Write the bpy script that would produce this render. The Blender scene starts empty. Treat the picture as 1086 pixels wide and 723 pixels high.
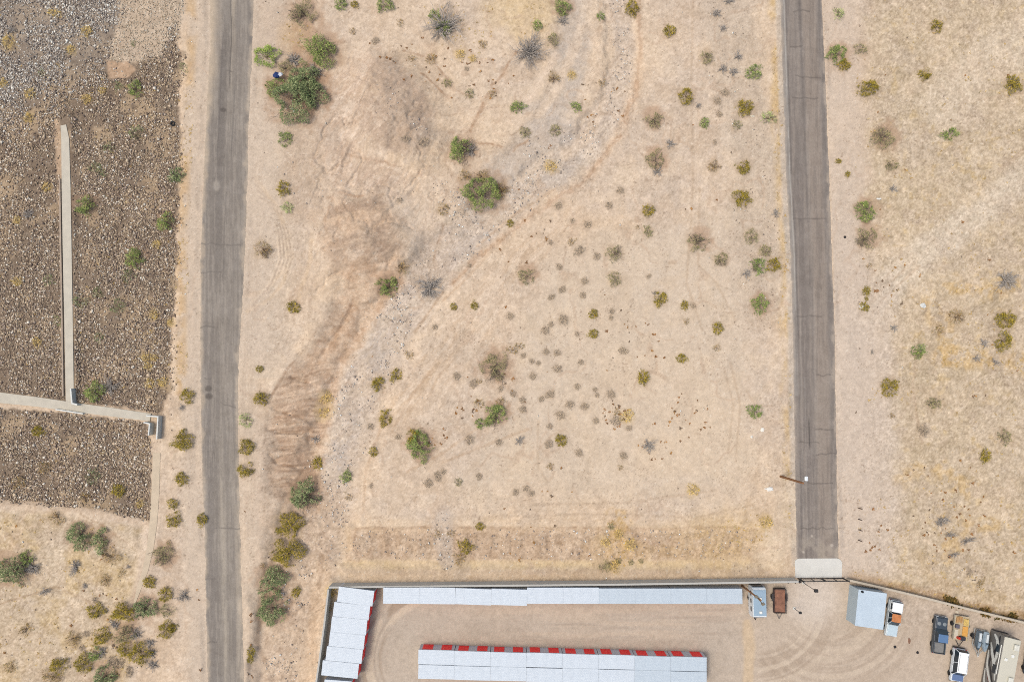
import bpy, bmesh, math, random
import numpy as np
from mathutils import Vector, Matrix

random.seed(11)
RNG = np.random.default_rng(11)
SC = bpy.context.scene
COL = SC.collection
R = math.radians

# ------------------------------------------------------------------ camera
CAM_H, TILT, FPX, PW, PH = 108.6, R(4.6), 724.0, 1086.0, 723.0
cd = bpy.data.cameras.new('camera'); cam = bpy.data.objects.new('camera', cd); COL.objects.link(cam)
cam.location = (0, 0, CAM_H); cam.rotation_euler = (TILT, 0, 0)
cd.sensor_width = 36.0; cd.lens = 24.0; cd.clip_end = 6000.0; cd.clip_start = 0.5
SC.camera = cam

# ------------------------------------------------------------------ sky and sun (bright, thinly overcast)
SUN_EL, SUN_AZ = R(66), R(262)            # azimuth clockwise from north (+Y): the sun is in the south west
w = bpy.data.worlds.new('World'); SC.world = w; w.use_nodes = True
nt = w.node_tree
bg = nt.nodes['Background']
sky = nt.nodes.new('ShaderNodeTexSky'); sky.sky_type = 'NISHITA'; sky.sun_disc = False
sky.sun_elevation = SUN_EL; sky.sun_rotation = SUN_AZ
sky.air_density = 1.0; sky.dust_density = 5.0; sky.ozone_density = 0.3
nt.links.new(sky.outputs[0], bg.inputs['Color']); bg.inputs['Strength'].default_value = 0.15
sl = bpy.data.lights.new('sun', 'SUN'); so = bpy.data.objects.new('sun', sl); COL.objects.link(so)
sl.energy = 1.1; sl.angle = R(18); sl.color = (1.0, 0.98, 0.96)
sd = Vector((math.sin(SUN_AZ)*math.cos(SUN_EL), math.cos(SUN_AZ)*math.cos(SUN_EL), math.sin(SUN_EL)))
so.rotation_euler = sd.to_track_quat('Z', 'Y').to_euler(); so.location = (0, 0, 60)
SC.view_settings.view_transform = 'Standard'; SC.view_settings.look = 'None'
SC.view_settings.gamma = 1.0; SC.view_settings.use_curve_mapping = False
SC.view_settings.exposure = 0.60
try:
    SC.cycles.filter_width = 1.0; SC.cycles.use_denoising = False
    SC.cycles.max_bounces = 4; SC.cycles.diffuse_bounces = 2; SC.cycles.glossy_bounces = 2
except Exception:
    pass

# ------------------------------------------------------------------ map <-> world
CT, ST = math.cos(TILT), math.sin(TILT)
def world(u, v, z=0.0):
    """the place whose map reference is (u, v), at height z"""
    dx = (u-PW/2)/FPX; dy = (PH/2-v)/FPX
    t = (CAM_H-z)/(CT-dy*ST)
    return Vector((dx*t, (ST+dy*CT)*t, z))
def mapuv(x, y, z=0.0):
    d = y*ST-(z-CAM_H)*CT
    return PW/2+FPX*x/d, PH/2-FPX*(y*CT+(z-CAM_H)*ST)/d

def lin(c):
    c = np.asarray(c, dtype=np.float64)/255.0
    return np.where(c <= 0.04045, c/12.92, ((c+0.055)/1.055)**2.4)
KREF = np.array((1.80, 1.745, 1.82))
def S(r, g, b, k=1.0):
    """base colour of a surface that photographs as r, g, b under this light"""
    a = lin((r, g, b))/KREF*k
    return (float(a[0]), float(a[1]), float(a[2]), 1.0)

# ------------------------------------------------------------------ numpy noise
def vnoise(u, v, scale, seed):
    rg = np.random.default_rng(seed); T = rg.random((256, 256), dtype=np.float32)
    a = u/scale+rg.random()*200; b = v/scale+rg.random()*200
    i = np.floor(a).astype(np.int32); j = np.floor(b).astype(np.int32)
    fa = (a-i).astype(np.float32); fb = (b-j).astype(np.float32)
    fa = fa*fa*(3-2*fa); fb = fb*fb*(3-2*fb)
    i0 = i & 255; i1 = (i+1) & 255; j0 = j & 255; j1 = (j+1) & 255
    return (T[i0, j0]*(1-fa)+T[i1, j0]*fa)*(1-fb)+(T[i0, j1]*(1-fa)+T[i1, j1]*fa)*fb
def fbm(u, v, scale, seed, octv=4, gain=0.5):
    s = 0.0; a = 1.0; n = 0.0
    for o in range(octv):
        s = s+a*vnoise(u, v, scale/2**o, seed*17+o); n += a; a *= gain
    return s/n                                         # about 0..1
def sstep(a, b, x):
    t = np.clip((x-a)/(b-a), 0, 1); return t*t*(3-2*t)
def dline(pts, U, V):
    """distance to a polyline and running parameter 0..1"""
    best = np.full(np.shape(U), 1e9, dtype=np.float32); par = np.zeros(np.shape(U), dtype=np.float32)
    L = [math.hypot(pts[i+1][0]-pts[i][0], pts[i+1][1]-pts[i][1]) for i in range(len(pts)-1)]
    tot = sum(L); acc = 0
    for i in range(len(pts)-1):
        (x0, y0), (x1, y1) = pts[i], pts[i+1]
        dx, dy = x1-x0, y1-y0
        t = np.clip(((U-x0)*dx+(V-y0)*dy)/max(L[i]**2, 1e-6), 0, 1)
        d = np.hypot(U-(x0+t*dx), V-(y0+t*dy)).astype(np.float32)
        m = d < best
        best = np.where(m, d, best); par = np.where(m, ((acc+t*L[i])/tot).astype(np.float32), par)
        acc += L[i]
    return best, par
def sdpoly(pts, U, V):
    """signed distance to a polygon, positive inside"""
    d, _ = dline(list(pts)+[pts[0]], U, V)
    ins = np.zeros(np.shape(U), dtype=bool)
    n = len(pts)
    for i in range(n):
        (x0, y0), (x1, y1) = pts[i], pts[(i+1) % n]
        if y0 == y1: continue
        c = ((y0 > V) != (y1 > V)) & (U < (x1-x0)*(V-y0)/(y1-y0)+x0)
        ins ^= c
    return np.where(ins, d, -d)
def lerp_at(keys, x):
    ks = [k[0] for k in keys]; vs = [k[1] for k in keys]
    return np.interp(x, ks, vs)

# ------------------------------------------------------------------ mesh + material helpers
def np_mesh(name, verts, faces, mat, cols=None, smooth=False, parent=None, link=True):
    """fast mesh from arrays: verts (n,3), faces (m,k), cols (n,3|4) per vertex"""
    me = bpy.data.meshes.new(name)
    verts = np.asarray(verts, dtype=np.float32); faces = np.asarray(faces, dtype=np.int32)
    m, k = faces.shape
    me.vertices.add(len(verts)); me.vertices.foreach_set('co', verts.ravel())
    me.loops.add(m*k); me.loops.foreach_set('vertex_index', faces.ravel())
    me.polygons.add(m)
    me.polygons.foreach_set('loop_start', np.arange(0, m*k, k, dtype=np.int32))
    me.polygons.foreach_set('loop_total', np.full(m, k, dtype=np.int32))
    if smooth: me.polygons.foreach_set('use_smooth', np.ones(m, dtype=bool))
    if cols is not None:
        cols = np.asarray(cols, dtype=np.float32)
        if cols.shape[1] == 3: cols = np.hstack([cols, np.ones((len(cols), 1), np.float32)])
        at = me.color_attributes.new('tint', 'FLOAT_COLOR', 'POINT'); at.data.foreach_set('color', cols.ravel())
    me.update(calc_edges=True); me.validate()
    if mat: me.materials.append(mat)
    if not link: return me
    o = bpy.data.objects.new(name, me); COL.objects.link(o)
    if parent is not None: o.parent = parent
    return o

def tag(o, label=None, cat=None, group=None, kind=None):
    if label: o['label'] = label
    if cat: o['category'] = cat
    if group: o['group'] = group
    if kind: o['kind'] = kind
    return o
def thing(name, label, cat, loc=(0, 0, 0), rotz=0.0, group=None):
    o = bpy.data.objects.new(name, None); COL.objects.link(o)
    o.location = loc; o.rotation_euler = (0, 0, rotz); o.empty_display_size = 0.3
    return tag(o, label, cat, group)

MATS = {}
def mat(name, color, rough=0.8, metal=0.0, noise=0.12, nscale=3.0, bump=0.0, bscale=20.0, stretch=None, spec=0.3):
    """painted / mineral surface with procedural mottling"""
    if name in MATS: return MATS[name]
    m = bpy.data.materials.new(name); m.use_nodes = True; t = m.node_tree
    b = t.nodes['Principled BSDF']; b.inputs['Roughness'].default_value = rough; b.inputs['Metallic'].default_value = metal
    b.inputs['Specular IOR Level'].default_value = spec
    tc = t.nodes.new('ShaderNodeTexCoord'); mp = t.nodes.new('ShaderNodeMapping')
    if stretch: mp.inputs['Scale'].default_value = stretch
    t.links.new(tc.outputs['Object'], mp.inputs['Vector'])
    n = t.nodes.new('ShaderNodeTexNoise'); n.inputs['Scale'].default_value = nscale; n.inputs['Detail'].default_value = 5
    t.links.new(mp.outputs[0], n.inputs['Vector'])
    cr = t.nodes.new('ShaderNodeMapRange'); cr.inputs['From Min'].default_value = 0.25; cr.inputs['From Max'].default_value = 0.75
    cr.inputs['To Min'].default_value = 1-noise; cr.inputs['To Max'].default_value = 1+noise
    t.links.new(n.outputs['Fac'], cr.inputs['Value'])
    mx = t.nodes.new('ShaderNodeVectorMath'); mx.operation = 'SCALE'; mx.inputs[0].default_value = color[:3]
    t.links.new(cr.outputs[0], mx.inputs['Scale']); t.links.new(mx.outputs[0], b.inputs['Base Color'])
    if bump:
        n2 = t.nodes.new('ShaderNodeTexNoise'); n2.inputs['Scale'].default_value = bscale; n2.inputs['Detail'].default_value = 3
        t.links.new(mp.outputs[0], n2.inputs['Vector'])
        bp = t.nodes.new('ShaderNodeBump'); bp.inputs['Strength'].default_value = bump; bp.inputs['Distance'].default_value = 0.05
        t.links.new(n2.outputs['Fac'], bp.inputs['Height']); t.links.new(bp.outputs[0], b.inputs['Normal'])
    MATS[name] = m; return m
def ribbed(name, color, axis='Y', pitch=0.30, rough=0.45, noise=0.05, depth=0.02):
    """corrugated sheet metal, ribs running across the given object axis"""
    if name in MATS: return MATS[name]
    m = mat(name, color, rough=rough, metal=0.0, noise=noise, nscale=0.9, spec=0.4); t = m.node_tree
    tc = [n for n in t.nodes if n.type == 'TEX_COORD'][0]
    wv = t.nodes.new('ShaderNodeTexWave'); wv.wave_type = 'BANDS'; wv.bands_direction = axis
    wv.inputs['Scale'].default_value = 0.3142/pitch; wv.inputs['Distortion'].default_value = 0
    t.links.new(tc.outputs['Object'], wv.inputs['Vector'])
    bp = t.nodes.new('ShaderNodeBump'); bp.inputs['Strength'].default_value = 0.6; bp.inputs['Distance'].default_value = depth
    t.links.new(wv.outputs['Fac'], bp.inputs['Height']); t.links.new(bp.outputs[0], t.nodes['Principled BSDF'].inputs['Normal'])
    return m
def tinted(name, rough=0.95, amp=0.1, scales=((2.0, 0.5), (9.0, 0.5)), bump=0.0, bscale=6.0, bdist=0.05, spec=0.1, trans=0.0):
    """base colour from the mesh's own mineral / leaf tint, broken up by noise"""
    if name in MATS: return MATS[name]
    m = bpy.data.materials.new(name); m.use_nodes = True; t = m.node_tree
    b = t.nodes['Principled BSDF']; b.inputs['Roughness'].default_value = rough; b.inputs['Specular IOR Level'].default_value = spec
    at = t.nodes.new('ShaderNodeAttribute'); at.attribute_name = 'tint'
    tc = t.nodes.new('ShaderNodeTexCoord')
    last = at.outputs['Color']
    for sc_, wgt in scales:
        n = t.nodes.new('ShaderNodeTexNoise'); n.inputs['Scale'].default_value = sc_; n.inputs['Detail'].default_value = 4
        n.inputs['Roughness'].default_value = 0.65
        t.links.new(tc.outputs['Object'], n.inputs['Vector'])
        mr = t.nodes.new('ShaderNodeMapRange'); mr.inputs['From Min'].default_value = 0.3; mr.inputs['From Max'].default_value = 0.7
        mr.inputs['To Min'].default_value = 1-amp*wgt*2; mr.inputs['To Max'].default_value = 1+amp*wgt*2
        t.links.new(n.outputs['Fac'], mr.inputs['Value'])
        vm = t.nodes.new('ShaderNodeVectorMath'); vm.operation = 'SCALE'
        t.links.new(last, vm.inputs[0]); t.links.new(mr.outputs[0], vm.inputs['Scale']); last = vm.outputs[0]
    t.links.new(last, b.inputs['Base Color'])
    if bump:
        n2 = t.nodes.new('ShaderNodeTexNoise'); n2.inputs['Scale'].default_value = bscale; n2.inputs['Detail'].default_value = 5
        t.links.new(tc.outputs['Object'], n2.inputs['Vector'])
        bp = t.nodes.new('ShaderNodeBump'); bp.inputs['Strength'].default_value = bump; bp.inputs['Distance'].default_value = bdist
        t.links.new(n2.outputs['Fac'], bp.inputs['Height']); t.links.new(bp.outputs[0], b.inputs['Normal'])
    MATS[name] = m; return m

class MB:
    """collects solids, then links them as one mesh object"""
    def __init__(s): s.bm = bmesh.new()
    def box(s, x0, x1, y0, y1, z0, z1, bev=0.0, M=None, taper=0.0):
        vs = [s.bm.verts.new((x, y, z)) for z, q in ((z0, 0), (z1, taper)) for x, y in ((x0+q, y0+q), (x1-q, y0+q), (x1-q, y1-q), (x0+q, y1-q))]
        fs = [s.bm.faces.new([vs[i] for i in f]) for f in ((3, 2, 1, 0), (4, 5, 6, 7), (0, 1, 5, 4), (1, 2, 6, 5), (2, 3, 7, 6), (3, 0, 4, 7))]
        if bev:
            es = list({e for f in fs for e in f.edges})
            r = bmesh.ops.bevel(s.bm, geom=es, offset=bev, segments=2, affect='EDGES', profile=0.5)
            vs = list({v for f in r['faces'] for v in f.verts} | {v for v in vs if v.is_valid})
        if M is not None: bmesh.ops.transform(s.bm, matrix=M, verts=[v for v in vs if v.is_valid])
        return s
    def prism(s, poly, z0, z1):
        """plan polygon (ccw) extruded upward; z1 may be a list of heights"""
        n = len(poly); tz = z1 if isinstance(z1, (list, tuple)) else [z1]*n
        a = [s.bm.verts.new((p[0], p[1], z0)) for p in poly]; b = [s.bm.verts.new((p[0], p[1], tz[i])) for i, p in enumerate(poly)]
        s.bm.faces.new(a[::-1]); s.bm.faces.new(b)
        for i in range(n): s.bm.faces.new((a[i], a[(i+1) % n], b[(i+1) % n], b[i]))
        return s
    def profile(s, pts, x0, x1, bev=0.0):
        """side outline (y, z) extruded across x; bevelled"""
        n = len(pts)
        a = [s.bm.verts.new((x0, p[0], p[1])) for p in pts]; b = [s.bm.verts.new((x1, p[0], p[1])) for p in pts]
        fs = [s.bm.faces.new(a), s.bm.faces.new(b[::-1])]
        for i in range(n): fs.append(s.bm.faces.new((a[(i+1) % n], a[i], b[i], b[(i+1) % n])))
        bmesh.ops.recalc_face_normals(s.bm, faces=fs)
        if bev: bmesh.ops.bevel(s.bm, geom=list({e for f in fs for e in f.edges}), offset=bev, segments=2, affect='EDGES', profile=0.5)
        return s
    def loft(s, rings, cap=True):
        prev = None
        for rg in rings:
            cur = [s.bm.verts.new(p) for p in rg]
            if prev:
                n = len(cur)
                for i in range(n): s.bm.faces.new((prev[i], prev[(i+1) % n], cur[(i+1) % n], cur[i]))
            elif cap: s.bm.faces.new(cur[::-1])
            prev = cur
        if cap: s.bm.faces.new(prev)
        return s
    def tube(s, p, q, r0, r1=None, n=8):
        p = Vector(p); q = Vector(q); r1 = r0 if r1 is None else r1
        d = (q-p).normalized(); a = d.orthogonal().normalized(); b = d.cross(a)
        return s.loft([[p+(a*math.cos(t)+b*math.sin(t))*r0 for t in [i*2*math.pi/n for i in range(n)]],
                       [q+(a*math.cos(t)+b*math.sin(t))*r1 for t in [i*2*math.pi/n for i in range(n)]]])
    def dome(s, c, r, h, n=10, m=4):
        rings = []
        for j in range(m):
            a = j/m*math.pi/2
            rings.append([(c[0]+r*math.cos(a)*math.cos(i*2*math.pi/n), c[1]+r*math.cos(a)*math.sin(i*2*math.pi/n), c[2]+h*math.sin(a)) for i in range(n)])
        return s.loft(rings)
    def build(s, name, m, parent=None, smooth=False):
        bmesh.ops.recalc_face_normals(s.bm, faces=s.bm.faces[:])
        me = bpy.data.meshes.new(name); s.bm.to_mesh(me); s.bm.free()
        me.materials.append(m)
        if smooth:
            me.polygons.foreach_set('use_smooth', np.ones(len(me.polygons), dtype=bool))
        o = bpy.data.objects.new(name, me); COL.objects.link(o)
        if parent is not None: o.parent = parent
        return o
# ================================================================== TERRAIN
ROAD_L_W = [(-400, 224), (-60, 223), (0, 223), (45, 224), (90, 221), (135, 219), (180, 217), (225, 215), (270, 213.5), (360, 213), (450, 214), (500, 215), (540, 217), (600, 218.5), (660, 219.5), (723, 221), (900, 224), (1200, 228)]
ROAD_L_E = [(-400, 270), (-60, 269), (0, 268), (45, 267), (90, 265), (140, 263), (180, 262), (215, 261), (260, 259.5), (300, 257.5), (340, 255), (362, 253), (400, 252), (460, 252), (540, 253.5), (600, 255), (680, 257), (723, 258), (900, 262), (1200, 268)]
ROAD_R_W = [(-400, 815), (-60, 826), (0, 828), (90, 831), (180, 834), (270, 839), (360, 841.5), (450, 843), (540, 844.5), (595, 845.5)]
ROAD_R_E = [(-400, 857), (-60, 868), (0, 870.5), (90, 875), (180, 878.5), (270, 881.5), (360, 884.5), (450, 886), (540, 887.5), (595, 889)]

WASH_MAIN = [(640, -60), (655, 0), (662, 60), (653, 110), (622, 155), (570, 195), (515, 235), (465, 280), (425, 330), (395, 385), (370, 440), (352, 500), (338, 560), (318, 610), (305, 660), (300, 730), (300, 900)]
WASH_EDGE = [(672, -60), (676, 10), (681, 55), (676, 100), (655, 148), (622, 188), (580, 218), (540, 246), (508, 268), (480, 298)]
WASH_B = [(600, -60), (604, 10), (612, 60), (598, 100), (575, 140), (545, 175), (510, 215)]
BANK = [(352, 285), (420, 268), (428, 300), (400, 335), (385, 360), (362, 398), (352, 440), (342, 480), (338, 520), (300, 535), (280, 520), (279, 470), (285, 440), (293, 410), (305, 392), (325, 370), (342, 335), (350, 305)]
DOME_A = [(395, 62), (420, 60), (442, 85), (455, 120), (458, 148), (445, 165), (420, 160), (395, 150), (380, 120), (378, 90)]
DOME_B = [(362, 212), (400, 208), (420, 230), (428, 262), (420, 288), (390, 292), (352, 285), (345, 255), (350, 225)]
RIP_A = [(-40, -40), (124, -40), (126, 20), (118, 62), (138, 66), (168, 62), (186, 30), (192, 60), (191, 110), (190, 190), (188, 260), (185, 330), (180, 400), (176, 438), (160, 438), (-40, 414)]
RIP_B = [(-40, 430), (60, 437), (155, 448), (160, 470), (160, 553), (100, 540), (-40, 529)]
GRAVEL_TOP = [(126, -40), (200, -40), (194, 20), (186, 40), (170, 62), (140, 66), (112, 64), (126, 25)]
YARD = [(353, 620), (842, 615), (897, 614), (975, 633), (1086, 660), (1300, 712), (1300, 1100), (300, 1100), (338, 723)]
BERM = [(372, 562), (470, 559), (560, 562), (660, 559), (700, 562), (760, 560), (800, 562), (805, 585), (760, 592), (600, 594), (480, 593), (375, 592)]

def warp(U, V, k=7.0, sc=26):
    return U+(fbm(U, V, sc, 71, 4)-.5)*k*2.2, V+(fbm(U, V, sc, 72, 4)-.5)*k*2.2
def ridges(U, V, scale, seed, octv=4):
    """thin branching erosion lines, 1 on the line"""
    return 1-np.abs(2*fbm(U, V, scale, seed, octv, .55)-1)
HILLS = [(322, 60), (400, 45), (455, 80), (480, 150), (470, 215), (432, 292), (380, 300), (340, 330), (312, 300), (325, 240), (318, 170), (330, 110)]
def road_mask(U, V, pad):
    a = lerp_at(ROAD_L_W, V)-pad; b = lerp_at(ROAD_L_E, V)+pad
    m = sstep(0, 6, np.minimum(U-a, b-U))
    a = lerp_at(ROAD_R_W, V)-pad; b = lerp_at(ROAD_R_E, V)+pad
    m2 = sstep(0, 6, np.minimum(U-a, b-U))*(V < 640)
    return np.maximum(m, m2)

def height(U, V):
    n1 = fbm(U, V, 60, 1, 5); n2 = fbm(U, V, 14, 2, 4)
    z = (n1-0.5)*0.7+(n2-0.5)*0.25
    # wash bed and its banks
    d, p = dline(WASH_MAIN, U, V)
    wid = np.interp(p, [0, 0.2, 0.35, 0.5, 0.7, 1], [16, 18, 26, 34, 40, 24])
    dep = np.interp(p, [0, 0.2, 0.35, 0.5, 0.7, 1], [0.45, 0.5, 0.6, 0.8, 1.0, 1.2])
    z -= dep*(1-sstep(wid*0.75, wid*1.3, d+(n2-0.5)*14))
    d, p = dline(WASH_B, U, V); z -= 0.3*(1-sstep(10, 24, d+(n2-0.5)*12))
    wu0, wv0 = warp(U, V, 5, 24)
    # eroded bank, with rills running down it
    sb = sdpoly(BANK, U, V)
    rill = fbm(U/5.5, V+0.15*U, 6.5, 31, 3)
    m = sstep(-4, 14, sb+(n2-0.5)*10)
    z -= m*(0.4+0.9*(rill-0.45))+m*0.5*sstep(290, 345, U+(V-440)*.35)
    z -= m*0.6*(fbm(wu0*0.10, wv0+0.10*wu0, 3.2, 81, 3, .6)-.5)*sstep(372, 402, V)
    d, _ = dline([(373, 322), (368, 332), (362, 345), (345, 365), (336, 385)], U, V)
    z -= 0.2*np.exp(-(d/2.5)**2)
    for ln in ([(289, 433), (302, 438), (325, 446)], [(283, 455), (296, 459), (325, 459)], [(285, 482), (293, 492), (312, 496)], [(308, 400), (322, 405), (330, 407)]):
        d, _ = dline(ln, U, V); z -= 0.3*np.exp(-(d/1.6)**2)
    # low domes west of the wash
    for pl, h in ((DOME_A, 1.5), (DOME_B, 1.2)):
        s_ = sdpoly(pl, U, V); z += 1.7*h*sstep(-30, 34, s_)*(1+0.35*(n2-0.5))
    r2 = fbm(U*0.30+V*0.1, V+0.2*U, 9, 41, 3)
    z += sstep(-10, 20, sdpoly(DOME_B, U, V))*(r2-0.5)*1.1; q_ = fbm(wu0*.87+wv0*.5, (wv0*.87-wu0*.5)*.2, 6.0, 18, 3); z += sstep(-10, 25, sdpoly(HILLS, U, V))*(1-sstep(-20, 0, sdpoly(DOME_B, U, V)))*(q_-.5)*.38
    wu, wv = warp(U, V, 6)
    hl = sstep(-10, 25, sdpoly(HILLS, U, V))
    z -= hl*0.22*sstep(.90, 1.0, ridges(wu*1.2+wv*.3, wv, 40, 73))
    # ravine beside the storage yard, berm above the wall
    d, _ = dline([(335, 545), (322, 590), (316, 640), (300, 690), (290, 740)], U, V); z += 0.6*(fbm(U, V, 9, 44, 3)-0.5)*np.exp(-(d/20)**2)
    sbm = sdpoly(BERM, U, V)
    z = z*(1-sstep(-8, 2, sbm)*0.7)-0.75*sstep(559, 586, V)*(1-sstep(598, 611, V))*sstep(340, 380, U)*(1-sstep(800, 830, U))*(V < 680)
    z += sstep(-3, 8, sbm)*(fbm(U, V/3, 6, 45, 4)-0.5)*0.45
    # riprap slope lies a little lower, made ground lies level
    z -= 0.25*sstep(-3, 3, sdpoly(RIP_A, U, V))+0.25*sstep(-3, 3, sdpoly(RIP_B, U, V))
    flat = np.maximum.reduce([road_mask(U, V, 8), sstep(-10, 0, sdpoly(YARD, U, V)),
                              1-sstep(5, 12, dline([(70, 128), (75, 427)], U, V)[0]), 1-sstep(5, 12, dline([(-30, 418), (78, 431), (168, 444), (165, 540), (158, 590), (142, 640)], U, V)[0])])
    return z*(1-flat)

STEP = 0.16
def axis(a, b, far):
    core = np.arange(a, b+1e-6, STEP)
    out = [0.5*1.35**k for k in range(30)]
    acc = 0; ring = []
    for o in out:
        acc += o; ring.append(acc)
        if acc > far: break
    ring = np.array(ring)
    return np.concatenate([a-ring[::-1], core, core[-1]+ring])
GX = axis(-90, 90, 2500); GY = axis(-50, 72, 2500)
XX, YY = np.meshgrid(GX, GY); NXg, NYg = len(GX), len(GY)
fold = lambda q, a, b: a+np.abs((q-a) % (2*(b-a))-(b-a))*-1+(b-a)   # repeats the country beyond the mapped square
CX = fold(XX, -180, 180); CY = fold(YY, -140, 160)
U0, V0 = mapuv(CX, CY)
U0 = U0.astype(np.float32); V0 = V0.astype(np.float32)
ZZ = height(U0, V0).astype(np.float32)
far = np.maximum(np.abs(XX)-110, np.maximum(-YY-70, YY-95)); ZZ = ZZ*(1-sstep(0, 60, far))

def ground_z(x, y):
    ix = np.clip(np.searchsorted(GX, x)-1, 0, NXg-2); iy = np.clip(np.searchsorted(GY, y)-1, 0, NYg-2)
    fx = (x-GX[ix])/(GX[ix+1]-GX[ix]); fy = (y-GY[iy])/(GY[iy+1]-GY[iy])
    return (ZZ[iy, ix]*(1-fx)+ZZ[iy, ix+1]*fx)*(1-fy)+(ZZ[iy+1, ix]*(1-fx)+ZZ[iy+1, ix+1]*fx)*fy
def on_ground(u, v):
    """spot of the terrain with map reference (u, v)"""
    z = 0.0
    for _ in range(4):
        p = world(u, v, z); z = float(ground_z(p.x, p.y))
    p = world(u, v, z); p.z = z
    return p
def on_ground_np(u, v):
    z = np.zeros(len(u))
    for _ in range(3):
        dx = (u-PW/2)/FPX; dy = (PH/2-v)/FPX; t = (CAM_H-z)/(CT-dy*ST)
        x = dx*t; y = (ST+dy*CT)*t; z = ground_z(x, y)
    return x, y, z

# ---- mineral colour of the ground: sand, gravel, silt, dry litter
U, V = mapuv(CX, CY, ZZ*0.999)
U = U.astype(np.float32); V = V.astype(np.float32)
nA = fbm(U, V, 90, 3, 5); nB = fbm(U, V, 22, 4, 4); nC = fbm(U, V, 6, 5, 3); nD = vnoise(U, V, 1.6, 6); nE = vnoise(U, V, 0.9, 7)
nG0 = fbm(U, V, 30, 84, 3); UW, VW = warp(U, V, 5, 24); UW = UW.astype(np.float32); VW = VW.astype(np.float32); nF = fbm(U, V, 11, 74, 4, .65)
C = np.empty(U.shape+(3,), dtype=np.float32); C[:] = (223, 201, 177)
def mixc(mask, rgb, k=1.0):
    global C
    m = (np.clip(mask, 0, 1)*k).astype(np.float32)[..., None]
    C = C*(1-m)+np.array(rgb, dtype=np.float32)*m
mixc(sstep(0.45, 0.65, nA), (228, 202, 172), 0.8)
mixc(sstep(0.5, 0.3, nA), (214, 195, 176), 0.7)
mixc(sstep(0.52, 0.7, nB), (232, 210, 184), 0.6)
mixc(sstep(0.48, 0.3, nB), (211, 186, 159), 0.5)
# ground east of the right road: paler, greyer, grass-flecked
er = sstep(905, 935, U+(nB-0.5)*30)*(V < 665)
mixc(er, (208, 188, 160), 0.9)
mixc(er*sstep(0.5, 0.65, fbm(U, V, 45, 8, 4)), (214, 193, 163), 0.8)
mixc(er*sstep(0.45, 0.7, fbm(U, V, 16, 9, 4)), (196, 176, 146), 0.6)
mixc(er*sstep(0.6, 0.75, nC)*sstep(0.4, 0.6, nB), (205, 178, 132), 0.7)
d, p = dline([(1110, 175), (1020, 240), (960, 285), (925, 320), (912, 345)], U, V)
mixc(er*(1-sstep(10, 24, d+(nB-0.5)*14)), (219, 203, 181), 0.85)
for ln, wd in (([(960, 285), (930, 312), (915, 335)], 1.0), ([(975, 282), (938, 316), (921, 338)], 1.0), ([(950, 283), (925, 308)], .8), ([(1060, 180), (1085, 160)], 2.0)):
    d, _ = dline(ln, U, V); mixc((1-sstep(wd*0.6, wd*1.8, d)), (186, 160, 132), 0.45)
mixc(er*(1-sstep(0.8, 2.2, dline([(1018, 110), (1050, 104), (1090, 98)], U, V)[0])), (184, 158, 130), 0.5)
d, _ = dline([(1005, 110), (1050, 60), (1090, 45)], U, V); mixc(er*(1-sstep(12, 40, d)), (222, 205, 182), 0.6)
d, _ = dline([(972, 372), (968, 410), (972, 440), (978, 470)], U, V); mixc(1-sstep(0.8, 2, d+(nC-.5)*2), (188, 162, 134), 0.5)
for ln in ([(1000, 378), (1030, 378), (1086, 385)], [(1010, 306), (1050, 306), (1086, 300)], [(985, 320), (1000, 345), (1008, 380)], [(940, 520), (960, 500), (1000, 500), (1030, 520)], [(1000, 590), (1020, 560), (1050, 555)]):
    d, _ = dline(ln, U, V); mixc((1-sstep(3, 15, d+(nB-0.5)*22))*sstep(0.35, 0.6, nC), (212, 178, 124), 0.7)
d, _ = dline([(975, 590), (985, 610), (1010, 622), (1060, 636)], U, V); mixc((1-sstep(2, 9, d+(nB-.5)*12)), (196, 170, 132), 0.55)
# compacted right-hand shoulder
sh = sstep(0, 4, U-lerp_at(ROAD_R_E, V))*(1-sstep(24, 50, U-lerp_at(ROAD_R_E, V)+(nB-.5)*20))*(V < 640)
mixc(sh, (212, 196, 180), np.interp(V, [0, 150, 250, 600], [0.35, 0.5, 0.9, 0.7]))
mixc(sstep(260, 370, V)*(1-sstep(600, 620, V))*sstep(0, 4, U-lerp_at(ROAD_R_E, V))*(1-sstep(940, 965, U+(nB-.5)*20)), (216, 200, 184), 0.8)
for k in range(9):
    y0 = 395+k*12; d, _ = dline([(888, y0-22), (905, y0-6), (935, y0+40-k*4)], U, V); mixc(1-sstep(0.5, 1.6, d), (196, 180, 165), 0.3)
# dry-grass verge west of the right road
vg = lerp_at(ROAD_R_W, V)-U
mixc(sstep(3, 7, vg)*(1-sstep(9, 17, vg+(nB-0.5)*10))*(V < 560), (216, 182, 126), 0.75*sstep(0.3, 0.6, fbm(U*3, V, 26, 10, 3)))
mixc(sstep(-1, 1, vg)*(1-sstep(4, 8, vg))*(V < 600), (198, 186, 172), 0.8)
# gravelly strip of stones east of the lot
d, _ = dline([(770, -20), (780, 70), (790, 130), (800, 180), (800, 230), (812, 300)], U, V)
mixc((1-sstep(14, 36, d+(nB-0.5)*24)), (207, 190, 170), 0.7)
mixc((1-sstep(12, 34, d+(nB-0.5)*24))*sstep(0.62, 0.8, nD), (182, 164, 146), 0.5)
# main lot: very flat pale silt
lot = sstep(0, 40, sdpoly([(560, 250), (800, 200), (815, 380), (805, 545), (500, 545), (450, 520), (520, 430)], U, V)+(nB-.5)*30)
mixc(lot, (221, 203, 181), 0.75)
mixc(lot*sstep(0.5, 0.66, nB), (214, 192, 166), 0.5)
mixc(lot*sstep(0.55, 0.7, fbm(U, V, 50, 12, 4)), (227, 205, 178), 0.6)
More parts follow.
